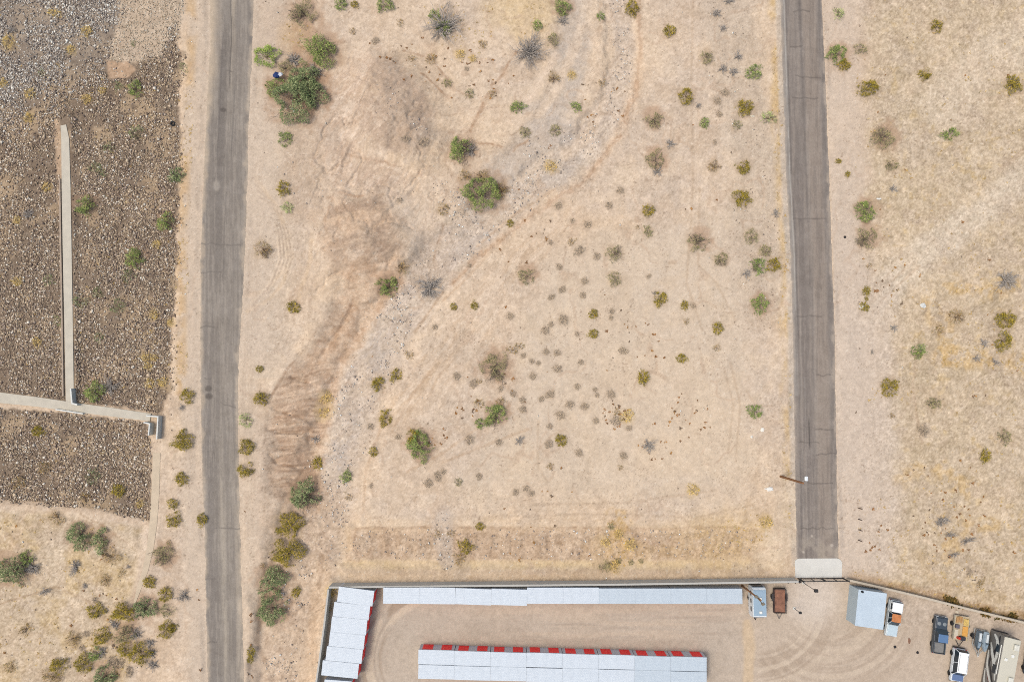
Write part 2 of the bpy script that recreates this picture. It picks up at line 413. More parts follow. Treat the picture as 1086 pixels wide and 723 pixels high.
# old tyre ruts on the lot
for ln in ([(571, 447), (570, 470), (571, 495), (580, 510)], [(600, 454), (585, 462), (572, 475)], [(735, 0), (733, 100), (735, 200), (728, 300), (745, 350)], [(742, 200), (740, 280), (760, 300), (780, 340)], [(768, 390), (778, 430), (772, 480)], [(775, 385), (785, 430), (780, 490)], [(560, 535), (660, 533), (760, 520)], [(500, 548), (620, 545), (740, 548), (800, 535)]):
    d, _ = dline(ln, U, V); mixc(1-sstep(0.5, 2.0, d+(nC-.5)*1.2), (196, 172, 146), 0.45)
# wash bed: mauve-grey sand and gravel
d, p = dline(WASH_MAIN, UW*1.0, VW)
wid = np.interp(p, [0, 0.2, 0.35, 0.5, 0.7, 0.85, 1], [15, 17, 24, 26, 26, 18, 14])
wm = 1-sstep(wid*0.5, wid*1.4, d+(nB-0.5)*38)
mixc(wm, (213, 196, 180), 0.66)
st = fbm((V-U)*0.10, (UW+VW)*.8, 4, 13, 4, .6)          # streaks along the flow
mixc(wm*sstep(0.52, 0.6, st)*(V > 120), (223, 205, 184), 0.6); mixc(wm*sstep(0.47, 0.4, st)*(V > 120), (192, 176, 162), 0.5)
mixc(wm*sstep(0.6, 0.75, nB), (198, 184, 172), 0.7)
mixc(wm*sstep(0.62, 0.8, nD)*sstep(0.4, 0.6, nB), (178, 166, 156), 0.5)
d, p = dline(WASH_B, U, V)
wb = 1-sstep(10, 30, d+(nB-0.5)*26); mixc(wb, (207, 193, 179), 0.85)
mixc(wb*sstep(0.6, 0.78, nD), (182, 170, 158), 0.5)
d, _ = dline([(570, 120), (590, 140), (600, 165), (590, 185)], U, V)
mixc(1-sstep(10, 24, d+(nB-.5)*14), (199, 186, 174), 0.7)
d, p = dline(WASH_EDGE, U, V)
d, p = dline(WASH_EDGE, UW, VW); mixc((1-sstep(.8, 3.6, d+(nC-0.5)*4))*sstep(.3, .55, nF), (184, 148, 118), 0.8); mixc(1-sstep(2, 9, d+(nB-.5)*8), (212, 184, 156), .5)
d, _ = dline([(616, 30), (606, 60), (592, 90), (575, 118), (548, 130)], U, V); mixc(1-sstep(3, 8, d+(nB-.5)*8), (234, 212, 188), 0.8)
d, _ = dline([(590, 60), (575, 85), (560, 108)], U, V); mixc(1-sstep(2, 6, d+(nB-.5)*6), (236, 213, 190), 0.8)
d, _ = dline([(632, 40), (636, 80), (634, 110), (628, 140), (600, 165)], U, V); mixc(1-sstep(2, 8, d+(nB-.5)*8), (226, 203, 178), 0.7)
# diagonal streaks south-east of the wash (old flow lines)
m = sstep(0, 30, sdpoly([(540, 250), (620, 195), (660, 180), (560, 330), (470, 440), (410, 480), (400, 420), (460, 340)], U, V)+(nB-.5)*20)
st2 = fbm((U*-0.62+V*0.78)*0.09, UW*0.78+VW*0.62, 4.5, 15, 4, .6)
mixc(m, (224, 199, 172), 0.7); mixc(m*sstep(0.53, 0.62, st2), (208, 180, 150), 0.65); mixc(m*sstep(0.46, 0.38, st2), (234, 213, 190), 0.65)
for ln in ([(548, 236), (520, 268), (490, 300), (470, 318)], [(470, 310), (452, 335), (440, 352)], [(505, 262), (545, 228), (590, 200)], [(415, 460), (430, 430), (455, 395)], [(405, 450), (388, 500), (385, 540)], [(432, 500), (470, 480), (540, 430)], [(470, 490), (520, 470), (560, 455)]):
    d, _ = dline(ln, U, V); mixc(1-sstep(0.6, 2.4, d+(nC-.5)*2), (200, 170, 140), 0.5)
# cut gully lines north of the wash
for ln, wd in (([(430, 52), (455, 60), (470, 78), (480, 95), (500, 105)], 1.0), ([(498, 138), (506, 118), (515, 105), (524, 95)], 1.5), ([(520, 90), (533, 80), (545, 62), (548, 55)], 1.3), ([(445, 75), (462, 92), (475, 104)], .8), ([(505, 150), (520, 152), (545, 160), (560, 150)], 1.0), ([(380, 62), (390, 75), (384, 95), (372, 120), (360, 130)], .8), ([(362, 165), (395, 170), (415, 178)], 1.2), ([(350, 208), (362, 205), (378, 210), (405, 207)], 1.2), ([(385, 185), (400, 192), (412, 195)], 1.0), ([(355, 210), (345, 230), (346, 252), (362, 265)], 1.2), ([(330, 90), (345, 110), (335, 130)], 0.7), ([(560, 52), (562, 40), (575, 30)], .8), ([(470, 240), (462, 262), (455, 290)], 1.0)):
    d, _ = dline(ln, UW, VW); m = 1-sstep(wd*0.4, wd*1.7, d+(nC-.5)*1.6); mixc(m*sstep(.3, .6, nF), (172, 136, 106), 0.75)
    mixc((1-sstep(wd, wd*4.5, d+(nF-.5)*5))*sstep(.4, .7, nC), (200, 170, 142), 0.5)
mixc((1-sstep(20, 60, np.hypot(U-555, (V-10)*1.3)+(nB-0.5)*40)), (222, 194, 146), 0.7)
# brown domes
da = sstep(-10, 6, sdpoly(DOME_A, U, V)+(nB-.5)*22); mixc(da, (190, 166, 145), 0.8)
mixc(da*sstep(0.62, 0.8, nD), (172, 150, 132), 0.4)
db = sstep(-8, 8, sdpoly(DOME_B, U, V)+(nB-.5)*14); mixc(db, (194, 166, 141), 0.85)
q_ = fbm(UW*0.12, VW+0.14*UW, 5.5, 16, 4, .6); mixc(db*sstep(.52, .62, q_), (176, 150, 128), .6); mixc(db*sstep(.47, .39, q_), (218, 189, 160), .65)
hm = sstep(-10, 20, sdpoly([(330, 70), (395, 55), (385, 120), (390, 160), (440, 190), (420, 212), (350, 205), (335, 160), (340, 120)], U, V)+(nB-.5)*20)
mixc(hm, (218, 192, 168), 0.6)
q_ = fbm(UW*.87+VW*.5, (VW*.87-UW*.5)*.22, 5.0, 18, 4, .62); mixc(hm*sstep(.52, .60, q_)*(1-db), (202, 176, 154), .45); mixc(hm*sstep(.46, .39, q_)*(1-db), (236, 216, 197), .65)
q_ = fbm(UW*.87+VW*.5, (VW*.87-UW*.5)*.15, 2.4, 83, 3, .6); mixc(hm*sstep(.56, .64, q_), (190, 163, 141), .45)
# eroded red-brown bank
bm_ = sstep(-5, 8, sdpoly(BANK, U, V)+(nC-.5)*10)
mixc(bm_, (217, 188, 160), 0.8)
rl = fbm(U*0.14, V+0.12*U, 5.5, 19, 3)
rl2 = fbm(UW*0.10, VW+0.10*UW, 3.2, 81, 3, .6); lowb = bm_*sstep(372, 402, V)
mixc(lowb, (211, 181, 153), .6); mixc(lowb*sstep(.52, .60, rl2), (184, 153, 127), .6); mixc(lowb*sstep(.47, .40, rl2), (222, 193, 166), .6)
mixc(lowb*sstep(.53, .62, rl), (188, 156, 130), .4)
rz_ = ridges(U*.05+UW*.06, V+.10*U+(VW-V)*.5, 9, 85, 2); mixc(lowb*sstep(.84, .95, rz_), (166, 135, 110), .55)
d, _ = dline([(352, 318), (343, 338), (325, 368), (304, 393), (288, 418), (282, 448), (280, 482), (284, 510)], U*.5+UW*.5, V*.5+VW*.5)
mixc((1-sstep(.5, 2.0, d+(nC-.5)*1.5))*sstep(.25, .5, nF), (168, 136, 110), .6)
d, _ = dline([(347, 316), (338, 336), (320, 366), (299, 391), (283, 416), (277, 448), (275, 482)], U*.5+UW*.5, V*.5+VW*.5); mixc(1-sstep(1, 4.5, d), (234, 212, 188), .55)
c1_ = UW*.82+VW*.57; a1_ = -UW*.57+VW*.82; rl3 = fbm(c1_*.35, a1_, 7, 82, 4, .65); upb = bm_*(1-sstep(372, 402, V))
mixc(upb*sstep(.52, .62, rl3), (190, 155, 125), .5); mixc(upb*sstep(.46, .38, rl3), (222, 190, 160), .55)
mixc(bm_*(1-sstep(360, 400, V))*sstep(0.5, 0.7, fbm(U+V*.5, V*0.5-U*.5, 10, 20, 4)), (192, 156, 124), 0.5)
for ln, wd in (([(374, 318), (368, 331), (361, 345), (348, 362), (338, 380), (328, 395)], 1.6), ([(289, 433), (302, 438), (325, 446)], 1.3), ([(283, 455), (296, 459), (325, 459)], 1.3), ([(308, 400), (322, 405), (330, 407)], 1.2), ([(285, 480), (293, 492), (312, 496)], 1.0), ([(320, 360), (345, 362), (352, 372)], 1.4)):
    d, _ = dline(ln, U*.6+UW*.4, V*.6+VW*.4); mixc((1-sstep(wd*0.3, wd*1.4, d+(nC-.5)*2.5))*sstep(.25, .55, nF), (164, 130, 104), 0.5)
d, _ = dline([(356, 300), (345, 325), (330, 350), (318, 372)], U, V); mixc(1-sstep(4, 12, d+(nB-.5)*12), (234, 208, 178), 0.75)
d, _ = dline([(276, 415), (279, 445), (277, 480), (279, 520), (275, 570)], U, V); mixc(1-sstep(5, 14, d+(nB-.5)*10), (206, 184, 162), 0.7)
# shoulders of the left road
wl = lerp_at(ROAD_L_W, V)-U; el = U-lerp_at(ROAD_L_E, V)
mixc(sstep(-2, 1, wl)*(1-sstep(17, 26, wl+(nB-.5)*9)), (214, 195, 173), 0.9)
mixc(sstep(12, 18, wl)*(1-sstep(22, 30, wl+(nB-.5)*8))*(V < 420), (212, 174, 124), 0.75*sstep(0.35, .55, nB))
mixc(sstep(-2, 1, el)*(1-sstep(26, 60, el+(nB-.5)*24))*(V < 400), (214, 196, 175), 0.85)
mixc(sstep(-2, 1, el)*(1-sstep(12, 24, el+(nB-.5)*12))*(V >= 380), (219, 198, 172), 0.8)
for ln in ([(272, 190), (290, 215), (305, 245), (310, 270), (300, 300), (285, 318), (262, 330)], [(276, 200), (296, 225), (306, 255), (303, 285), (280, 308), (262, 314)], [(330, 255), (328, 280), (320, 305), (312, 330)]):
    d, _ = dline(ln, U, V); mixc(1-sstep(0.8, 3.5, d+(nC-.5)*2), (224, 196, 162), 0.55)
for k in range(9):
    o = k*3.4; ln = [(268+o*.3, 185+o), (284+o*.55, 215+o*.3), (294+o*.5, 245), (296+o*.55, 275), (286+o*.6, 300+o*.2), (266+o*.4, 322+o*.8)]
    d, _ = dline(ln, U*.85+UW*.15, V*.85+VW*.15); mixc((1-sstep(.5, 1.7, d))*sstep(.3, .55, nB), ((230, 209, 183), (190, 169, 149))[k % 2], .85)
for off in (6, 9, 13, 16):
    mixc((1-sstep(.4, 1.4, np.abs(el-off-(nB-.5)*6)))*sstep(.45, .6, nG0)*(V < 700), (196, 174, 150), .5); mixc((1-sstep(.4, 1.4, np.abs(wl-off*.8-(nB-.5)*5)))*sstep(.45, .6, nG0), (198, 178, 155), .45)
d, _ = dline([(300, 30), (310, 80), (318, 150), (325, 215)], U, V)
mixc(1-sstep(10, 36, d+(nB-.5)*24), (206, 182, 158), 0.6); mixc((1-sstep(10, 36, d+(nB-.5)*24))*sstep(.6, .75, nD), (176, 156, 138), 0.5)
mixc((1-sstep(10, 26, np.hypot(U-318, V-40)+(nB-.5)*24)), (206, 172, 128), 0.6)
# riprap soil, gravel corner
ra = np.maximum(sstep(-3, 3, sdpoly(RIP_A, U, V)+(nC-.5)*7+(nB-.5)*12), sstep(-2, 2, sdpoly(RIP_B, U, V)+(nC-.5)*5))
mixc(ra, (140, 122, 104)); mixc(ra*sstep(0.48, 0.64, nB), (186, 162, 132), 0.85)
mixc(ra*(1-sstep(90, 150, V+0.5*U)), (160, 148, 136), 0.6)
mixc(sstep(-2, 3, sdpoly(GRAVEL_TOP, U, V)+(nC-.5)*6), (205, 185, 162)); mixc(sstep(0, 3, sdpoly(GRAVEL_TOP, U, V))*sstep(.5, .75, nE), (182, 162, 140), 0.8)
mixc(sstep(-1, 1.5, sdpoly([(112, 64), (135, 66), (146, 74), (138, 82), (114, 84)], U, V)+(nC-.5)*4), (200, 168, 138), 0.9)
d, _ = dline([(60, 130), (63, 180), (64, 215)], U, V); mixc(1-sstep(2, 5, d+(nC-.5)*3), (208, 178, 148), 0.7)
d, _ = dline([(-20, 531), (60, 536), (110, 545), (160, 556)], U, V); mixc(1-sstep(2, 5, d+(nC-.5)*3), (214, 190, 164), 0.8)
# south-west corner: straw coloured, stony
sw = sstep(0, 10, sdpoly([(-60, 533), (60, 540), (155, 556), (150, 600), (142, 640), (140, 800), (-60, 800)], U, V))
mixc(sw, (210, 190, 162), 0.85); mixc(sw*sstep(0.48, 0.62, fbm(U, V, 40, 21, 4)), (214, 187, 142), 0.75); mixc(sw*sstep(0.55, 0.7, fbm(U, V, 30, 22, 4)), (196, 176, 150), 0.7)
mixc(sw*sstep(0.6, 0.8, nD), (182, 162, 136), 0.4)
for ln in ([(85, 545), (105, 555), (120, 565), (135, 575)], [(0, 640), (60, 622), (100, 640)]):
    d, _ = dline(ln, U, V); mixc(1-sstep(0.5, 1.8, d+(nC-.5)*2), (176, 148, 118), 0.6)
# ravine corner
d, _ = dline([(335, 545), (322, 590), (316, 640), (300, 690), (290, 740)], U, V)
rv = 1-sstep(18, 40, d+(nB-.5)*24)
mixc(rv, (208, 182, 156), 0.7); mixc(rv*sstep(0.55, 0.72, nC), (180, 154, 130), 0.6); mixc(rv*sstep(0.5, .3, nC), (226, 200, 172), 0.6)
d, _ = dline([(342, 600), (338, 640), (330, 690), (325, 730)], U, V); mixc(1-sstep(3, 12, d+(nB-.5)*12), (222, 192, 160), 0.7)
for ln in ([(341, 588), (340, 610), (338, 622)], [(371, 570), (369, 585), (370, 597)], [(276, 660), (272, 680), (280, 700)]):
    d, _ = dline(ln, U, V); mixc(1-sstep(1.2, 4, d+(nC-.5)*3), (160, 130, 104), 0.6)
# berm and the sandy lane above the wall
lane = sstep(545, 560, V+(nB-.5)*12)*sstep(350, 375, U)*(1-sstep(815, 842, U))*(V < 625)
mixc(lane, (224, 196, 160), 0.75)
bb = sstep(-3, 3, sdpoly(BERM, U, V)+(nC-.5)*7)
mixc(bb, (197, 169, 141), 0.9); bs = fbm(UW, VW*0.3, 3.4, 23, 4, .65)
mixc(bb*sstep(0.54, 0.66, bs), (184, 155, 128), 0.4); mixc(bb*sstep(0.46, .36, bs), (212, 185, 157), 0.4)
d, _ = dline([(372, 561), (470, 558), (560, 561), (660, 558), (700, 561), (760, 559), (802, 562)], UW*.4+U*.6, VW*.4+V*.6); mixc((1-sstep(.6, 2.0, d+(nC-.5)*2))*sstep(.3, .5, nF), (170, 140, 114), .6)
d, _ = dline([(372, 556.5), (470, 553.5), (560, 556.5), (660, 553), (760, 554)], U, VW*.4+V*.6); mixc(1-sstep(1, 4, d), (229, 205, 178), .6)
mixc(bb*sstep(600, 640, U)*sstep(.4, .6, nB), (208, 176, 128), 0.5)
mixc(sstep(558, 562, V)*(1-sstep(563, 568, V))*sstep(372, 385, U)*(1-sstep(790, 810, U)), (224, 194, 160), 0.5)
mixc(lane*sstep(592, 596, V)*(1-sstep(600, 606, V)), (226, 200, 154), 0.6)
mixc(lane*sstep(602, 607, V), (208, 181, 152), 0.5)  # darker along the wall foot: contact shade painted into the ground colour
d, _ = dline([(468, 545), (470, 570), (474, 595)], U, V); mixc(1-sstep(6, 13, d+(nB-.5)*10), (205, 188, 172), 0.8)
d, _ = dline([(655, 552), (655, 592)], U, V); mixc((1-sstep(8, 18, d+(nB-.5)*10))*sstep(.4, .6, nC), (210, 170, 110), 0.7)
mixc((1-sstep(12, 50, np.hypot((U-765)/1.6, V-572)+(nB-.5)*30)), (214, 184, 138), 0.55)
mixc((1-sstep(6, 22, dline([(815, 590), (835, 560), (842, 520)], U, V)[0]+(nB-.5)*12)), (224, 204, 178), 0.8)
# outside of the wall east of the gate
d, _ = dline([(905, 612), (940, 621), (985, 632), (1030, 644), (1090, 657)], U, V)
mixc((1-sstep(2, 10, d+(nB-.5)*10))*(V < 662), (186, 150, 112), 0.7)
mixc((1-sstep(2, 8, d+(nB-.5)*8))*(U > 1000)*sstep(.4, .6, nC), (140, 108, 66), 0.6)
# rented yard: dusty hard-packed grey-brown, swept by tyres
yd = sstep(-2, 1, sdpoly(YARD, U, V))
mixc(yd, (199, 184, 168)); mixc(yd*sstep(0.45, 0.65, nA), (192, 176, 159), 0.7); mixc(yd*sstep(.5, .68, nB), (207, 190, 172), 0.4)
mixc(yd*sstep(770, 800, U), (208, 189, 169), 0.6)
for cx, cy, r0, r1, a0, a1, k in ((470, 700, 62, 112, 2.4, 4.75, 0.5), (880, 640, 30, 110, 0.1, 2.6, 0.24), (800, 640, 50, 100, 0, 1.7, 0.3)):
    rr = np.hypot(U-cx, (V-cy)*1.05); an = np.arctan2(V-cy, U-cx); an = np.where(an < 0, an+2*math.pi, an)
    am = sstep(a0, a0+.3, an)*(1-sstep(a1-.3, a1, an))*sstep(r0, r0+8, rr)*(1-sstep(r1-14, r1, rr))*yd
    q = fbm(rr, an*5, 5, 24+int(cx), 3); mixc(am*sstep(.5, .62, q), (218, 200, 178), min(1, k*1.7)); mixc(am*sstep(.48, .38, q), (178, 158, 138), min(1, k*1.4))
q = fbm(U*0.05, V, 5, 29, 3); m = yd*sstep(470, 540, U)*(1-sstep(740, 800, U))*sstep(640, 648, V)*(1-sstep(672, 686, V))
mixc(m*sstep(.5, .68, q), (211, 192, 171), 0.6); mixc(m*sstep(.48, .34, q), (182, 164, 147), 0.5)
d, _ = dline([(792, 660), (795, 690), (792, 740)], U, V); mixc(yd*(1-sstep(2, 7, d+(nB-.5)*8)), (222, 194, 156), 0.6)
mixc(yd*(1-sstep(14, 40, np.hypot(U-865, V-632)+(nB-.5)*20)), (224, 211, 198), 0.75)
# rills over the low hills and the ravine
hl = sstep(-14, 22, sdpoly(HILLS, U, V)+(nB-.5)*20)
rg1 = ridges(UW*1.2+VW*.3, VW, 40, 73); rg2 = ridges(UW, VW*.8, 17, 75, 3)
mixc(hl*sstep(.95, .99, rg1)*sstep(.45, .65, nF)*sstep(.4, .6, nB), (190, 160, 134), .45); mixc(hl*sstep(.95, .99, rg2)*sstep(.4, .6, nB)*sstep(.35,.6,nC), (190, 158, 132), .4)
mixc(hl*sstep(.72, .5, rg1)*sstep(.55, .7, nF), (234, 213, 192), .5)
nat = 1-np.maximum(yd, road_mask(U, V, 4)*.6)
rgl = ridges(UW, VW, 70, 76, 4); mixc(nat*(1-er)*(1-ra)*sstep(.955, .99, rgl)*sstep(.35, .6, nF), (198, 170, 144), .5)
# crusts and scoured patches
shl = np.maximum(sstep(-3, 1, wl)*(1-sstep(15, 24, wl)), np.maximum(sstep(-3, 1, el)*(1-sstep(18, np.where(V < 390, 48, 26), el)), np.maximum(sh, sstep(260, 370, V)*(1-sstep(600, 620, V))*(U > 886)*(1-sstep(935, 960, U+(nB-.5)*16))))); shl = shl*nat
mixc(shl, (216, 197, 178), .45)
rough = .72*(1-ra)*nat*(1-.6*lot)*(1-.8*shl); mixc(rough*sstep(.54, .66, nF), (231, 212, 190), .3); mixc(rough*sstep(.47, .34, nF), (203, 180, 156), .4)
nG = fbm(U, V, 34, 77, 5, .62); mixc(rough*sstep(.56, .68, nG), (203, 184, 164), .5); mixc(rough*sstep(.44, .33, nG), (228, 204, 176), .4)
# speckle of grains and tiny stones
nH = fbm(U, V, 3.5, 78, 3, .8)
ga = (nE-0.5)*19+(nD-0.5)*17+(nC-.5)*7+(nH-.5)*32
ga = ga*(1-.45*shl+0.7*er+0.9*sw+0.5*bb+0.5*wm-0.45*lot-0.5*yd)
C += ga[..., None]*np.array((1.0, 1.0, 1.0), dtype=np.float32)
m = (vnoise(U, V, 1.1, 25) > 0.92)*(nB > 0.42)*(1-yd); mixc(m, (150, 126, 104), 0.4)
m = (vnoise(U, V, 1.2, 26) > 0.93)*(nB < 0.6)*(1-yd); mixc(m, (246, 236, 220), 0.45)
m = (vnoise(U, V, 1.5, 27) > 0.9)*sstep(.5, .62, nG)*(1-yd); mixc(m, (140, 116, 96), 0.45)

def put_ground(halo):
    """halo: leaf litter under the shrubs (u, v, r, strength, rgb)"""
    global C
    for u, v, r, k, rgb in halo:
        ix0, ix1 = np.searchsorted(GX, (world(u-r*2.2, v).x, world(u+r*2.2, v).x)); iy0, iy1 = np.searchsorted(GY, (world(u, v+r*2.2).y, world(u, v-r*2.2).y))
        sl_ = (slice(iy0, iy1), slice(ix0, ix1))
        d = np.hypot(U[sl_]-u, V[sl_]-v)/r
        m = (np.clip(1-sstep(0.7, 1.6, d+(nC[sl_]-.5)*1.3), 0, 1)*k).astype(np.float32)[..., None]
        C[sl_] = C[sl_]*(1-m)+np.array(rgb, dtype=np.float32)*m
    Cl = np.clip((C+(C.mean(-1, keepdims=True)-C)*.10)*np.array((.992, .972, .958), dtype=np.float32), 0, 252).astype(np.float32)/255
    Cl = np.where(Cl <= 0.04045, Cl/12.92, ((Cl+0.055)/1.055)**2.4)/KREF
    vs = np.stack([XX, YY, ZZ-0.03*road_mask(U, V, -1)], axis=-1).reshape(-1, 3)
    idx = np.arange(NXg*NYg, dtype=np.int32).reshape(NYg, NXg)
    fs = np.stack([idx[:-1, :-1], idx[:-1, 1:], idx[1:, 1:], idx[1:, :-1]], axis=-1).reshape(-1, 4)
    g = np_mesh('ground', vs, fs, tinted('desert_ground', amp=0.07, scales=((1.2, .5), (5.0, .6)), bump=0.5, bscale=3.0, bdist=0.08), Cl.reshape(-1, 3), smooth=True)
    tag(g, kind='structure'); return g
# ================================================================== ROADS AND PATHS
def strip_road(name, west, east, v0, v1, paint, z=0.012, du=64, rag=0.5):
    vs_ = np.linspace(v0, v1, int((v1-v0)/0.9)); ss = np.linspace(0, 1, du)
    SS, VV = np.meshgrid(ss, vs_)
    a = lerp_at(west, VV)-1.0; b = lerp_at(east, VV)+1.0
    UU = a+(b-a)*SS
    en = (fbm(VV*0+3, VV, 9, 51, 4)-0.5)*4.2*rag+(fbm(VV*0+7, VV, 2.5, 95, 2)-.5)*2.6*rag; en2 = (fbm(VV*0+90, VV, 9, 52, 4)-0.5)*4.6*rag+(fbm(VV*0+77, VV, 2.5, 96, 2)-.5)*2.6*rag
    UU = UU+en*(1-sstep(0, .12, SS))+en2*sstep(.88, 1, SS)
    t = CAM_H/(CT-((PH/2-VV)/FPX)*ST); X = (UU-PW/2)/FPX*t; Y = (ST+(PH/2-VV)/FPX*CT)*t
    # crown of the road, edges dipping into the ground
    zz = z+0.05*(1-(2*SS-1)**2)-0.03*((SS < 0.001)|(SS > 0.999))
    c = paint(SS, VV, UU)
    c = np.clip(c, 0, 250)/255; c = np.where(c <= 0.04045, c/12.92, ((c+0.055)/1.055)**2.4)/KREF
    n, m = SS.shape; idx = np.arange(n*m).reshape(n, m)
    fs = np.stack([idx[:-1, :-1], idx[1:, :-1], idx[1:, 1:], idx[:-1, 1:]], axis=-1).reshape(-1, 4)
    o = np_mesh(name, np.stack([X, Y, zz], -1).reshape(-1, 3), fs, tinted('old_asphalt', rough=0.9, amp=0.05, scales=((3.0, .5), (14.0, .8)), bump=0.25, bscale=14, bdist=.02, spec=.2), c.reshape(-1, 3), smooth=True)
    return tag(o, kind='structure')
def mx(c, m, rgb, k=1.0):
    m = (np.clip(m, 0, 1)*k)[..., None]; return c*(1-m)+np.array(rgb, float)*m
def cracks(c, SS, VV, UU, vlist, rgb, k):
    for (v, s0, s1, sl_) in vlist:
        d = np.abs(VV-v-(SS-s0)*sl_-(vnoise(UU, VV*0+v, 5, int(v*7) % 97)-.5)*2.6)
        c = mx(c, (1-sstep(0.3, 1.0, d))*(SS > s0)*(SS < s1), rgb, k)
    return c
def paint_left(SS, VV, UU):
    c = np.empty(SS.shape+(3,)); c[:] = (145, 135, 126)
    n = fbm(SS*40, VV, 60, 53, 4); n2 = fbm(UU, VV*.045, 2.2, 54, 4, .7); n3 = fbm(UU, VV, 12, 55, 4)
    c = mx(c, sstep(.42, .65, n), (158, 147, 136), .6)
    dark = np.exp(-((SS-.36)/.15)**2)*np.interp(VV, [-60, 20, 60, 200, 300], [.1, .3, 1, .8, .45])
    c = mx(c, dark, (120, 112, 106), .8)
    c = mx(c, np.exp(-((SS-.20)/.10)**2)*np.interp(VV, [300, 380, 480, 640, 740], [.1, .9, 1, .8, .7]), (136, 127, 120), .85)
    c = mx(c, np.exp(-((SS-.68)/.07)**2)*np.interp(VV, [-60, 60, 200, 420, 740], [.3, .8, .5, .2, .5]), (140, 130, 122), .55)
    c = mx(c, np.exp(-((SS-.55)/.05)**2)*np.interp(VV, [-60, 0, 60, 120], [.8, 1, .6, 0]), (190, 174, 154), .6)
    c = mx(c, sstep(.86, .97, SS)*np.interp(VV, [-60, 60, 130, 740], [1, .8, .2, .1]), (118, 112, 110), .5)
    c = mx(c, np.exp(-((SS-.52)/.09)**2)*np.interp(VV, [430, 520, 600, 740], [0, .8, 1, 1]), (184, 171, 155), .75)
    c = mx(c, np.exp(-((SS-.70)/.06)**2)*np.interp(VV, [430, 520, 600, 740], [0, .5, .7, .8]), (150, 140, 129), .6)
    c = mx(c, sstep(.76, .9, SS)*np.interp(VV, [460, 560, 640, 740], [0, .6, .9, .9]), (186, 171, 153), .8)
    c = mx(c, sstep(.52, .62, n2), (172, 160, 148), .4); c = mx(c, sstep(.47, .38, n2), (134, 125, 118), .4)
    c = mx(c, sstep(np.interp(VV, [-60, 40, 130, 240], [.38, .34, .16, .08]), .0, SS+(n3-.5)*.2)*np.interp(VV, [-60, 30, 120, 240, 700], [1, 1, .8, .4, .25]), (203, 182, 158), .85)
    c = mx(c, sstep(.90, 1.0, SS+(n3-.5)*.22), (198, 179, 158), .6); c = mx(c, sstep(.10, .0, SS+(n3-.5)*.2), (198, 179, 158), .5)
    for s0, v0, v1, rgb, wd in ((.50, -20, 95, (96, 90, 86), .012), (.52, 200, 300, (120, 112, 106), .012), (.3, 30, 170, (118, 110, 105), .015), (.62, 90, 170, (120, 113, 107), .012)):
        m = (1-sstep(wd*.5, wd*1.6, np.abs(SS-s0-(fbm(VV*0, VV, 30, 56, 3)-.5)*.06)))*sstep(v0, v0+10, VV)*(1-sstep(v1-10, v1, VV)); c = mx(c, m, rgb, .6)
    c = cracks(c, SS, VV, UU, [(117, .3, .45, 3), (258, 0, .9, 2), (289, 0, .5, 0), (347, 0, .35, 0), (401, .1, .3, -3), (428, .6, .95, 12), (560, .3, 1, 0), (681, .0, .3, 0), (614, 0, .3, 0), (76, .4, .6, 3)], (112, 104, 98), .5)
    for (u, v, r) in ((237, 117, 2.2), (221, 412, 3), (222, 420, 3)):
        c = mx(c, 1-sstep(r*.5, r*1.3, np.hypot((UU-u)*.8, VV-v)+(n3-.5)*2), (98, 90, 84), .7)
    c = mx(c, 1-sstep(2, 5, np.hypot(UU-230, (VV-197)*.6)+(n3-.5)*4), (180, 169, 157), .6)
    g_ = vnoise(UU, VV, .9, 91)-.5; g2 = fbm(UU, VV, 5, 92, 3)-.5
    return c+((n3-.5)*12+g_*12+g2*14)[..., None]
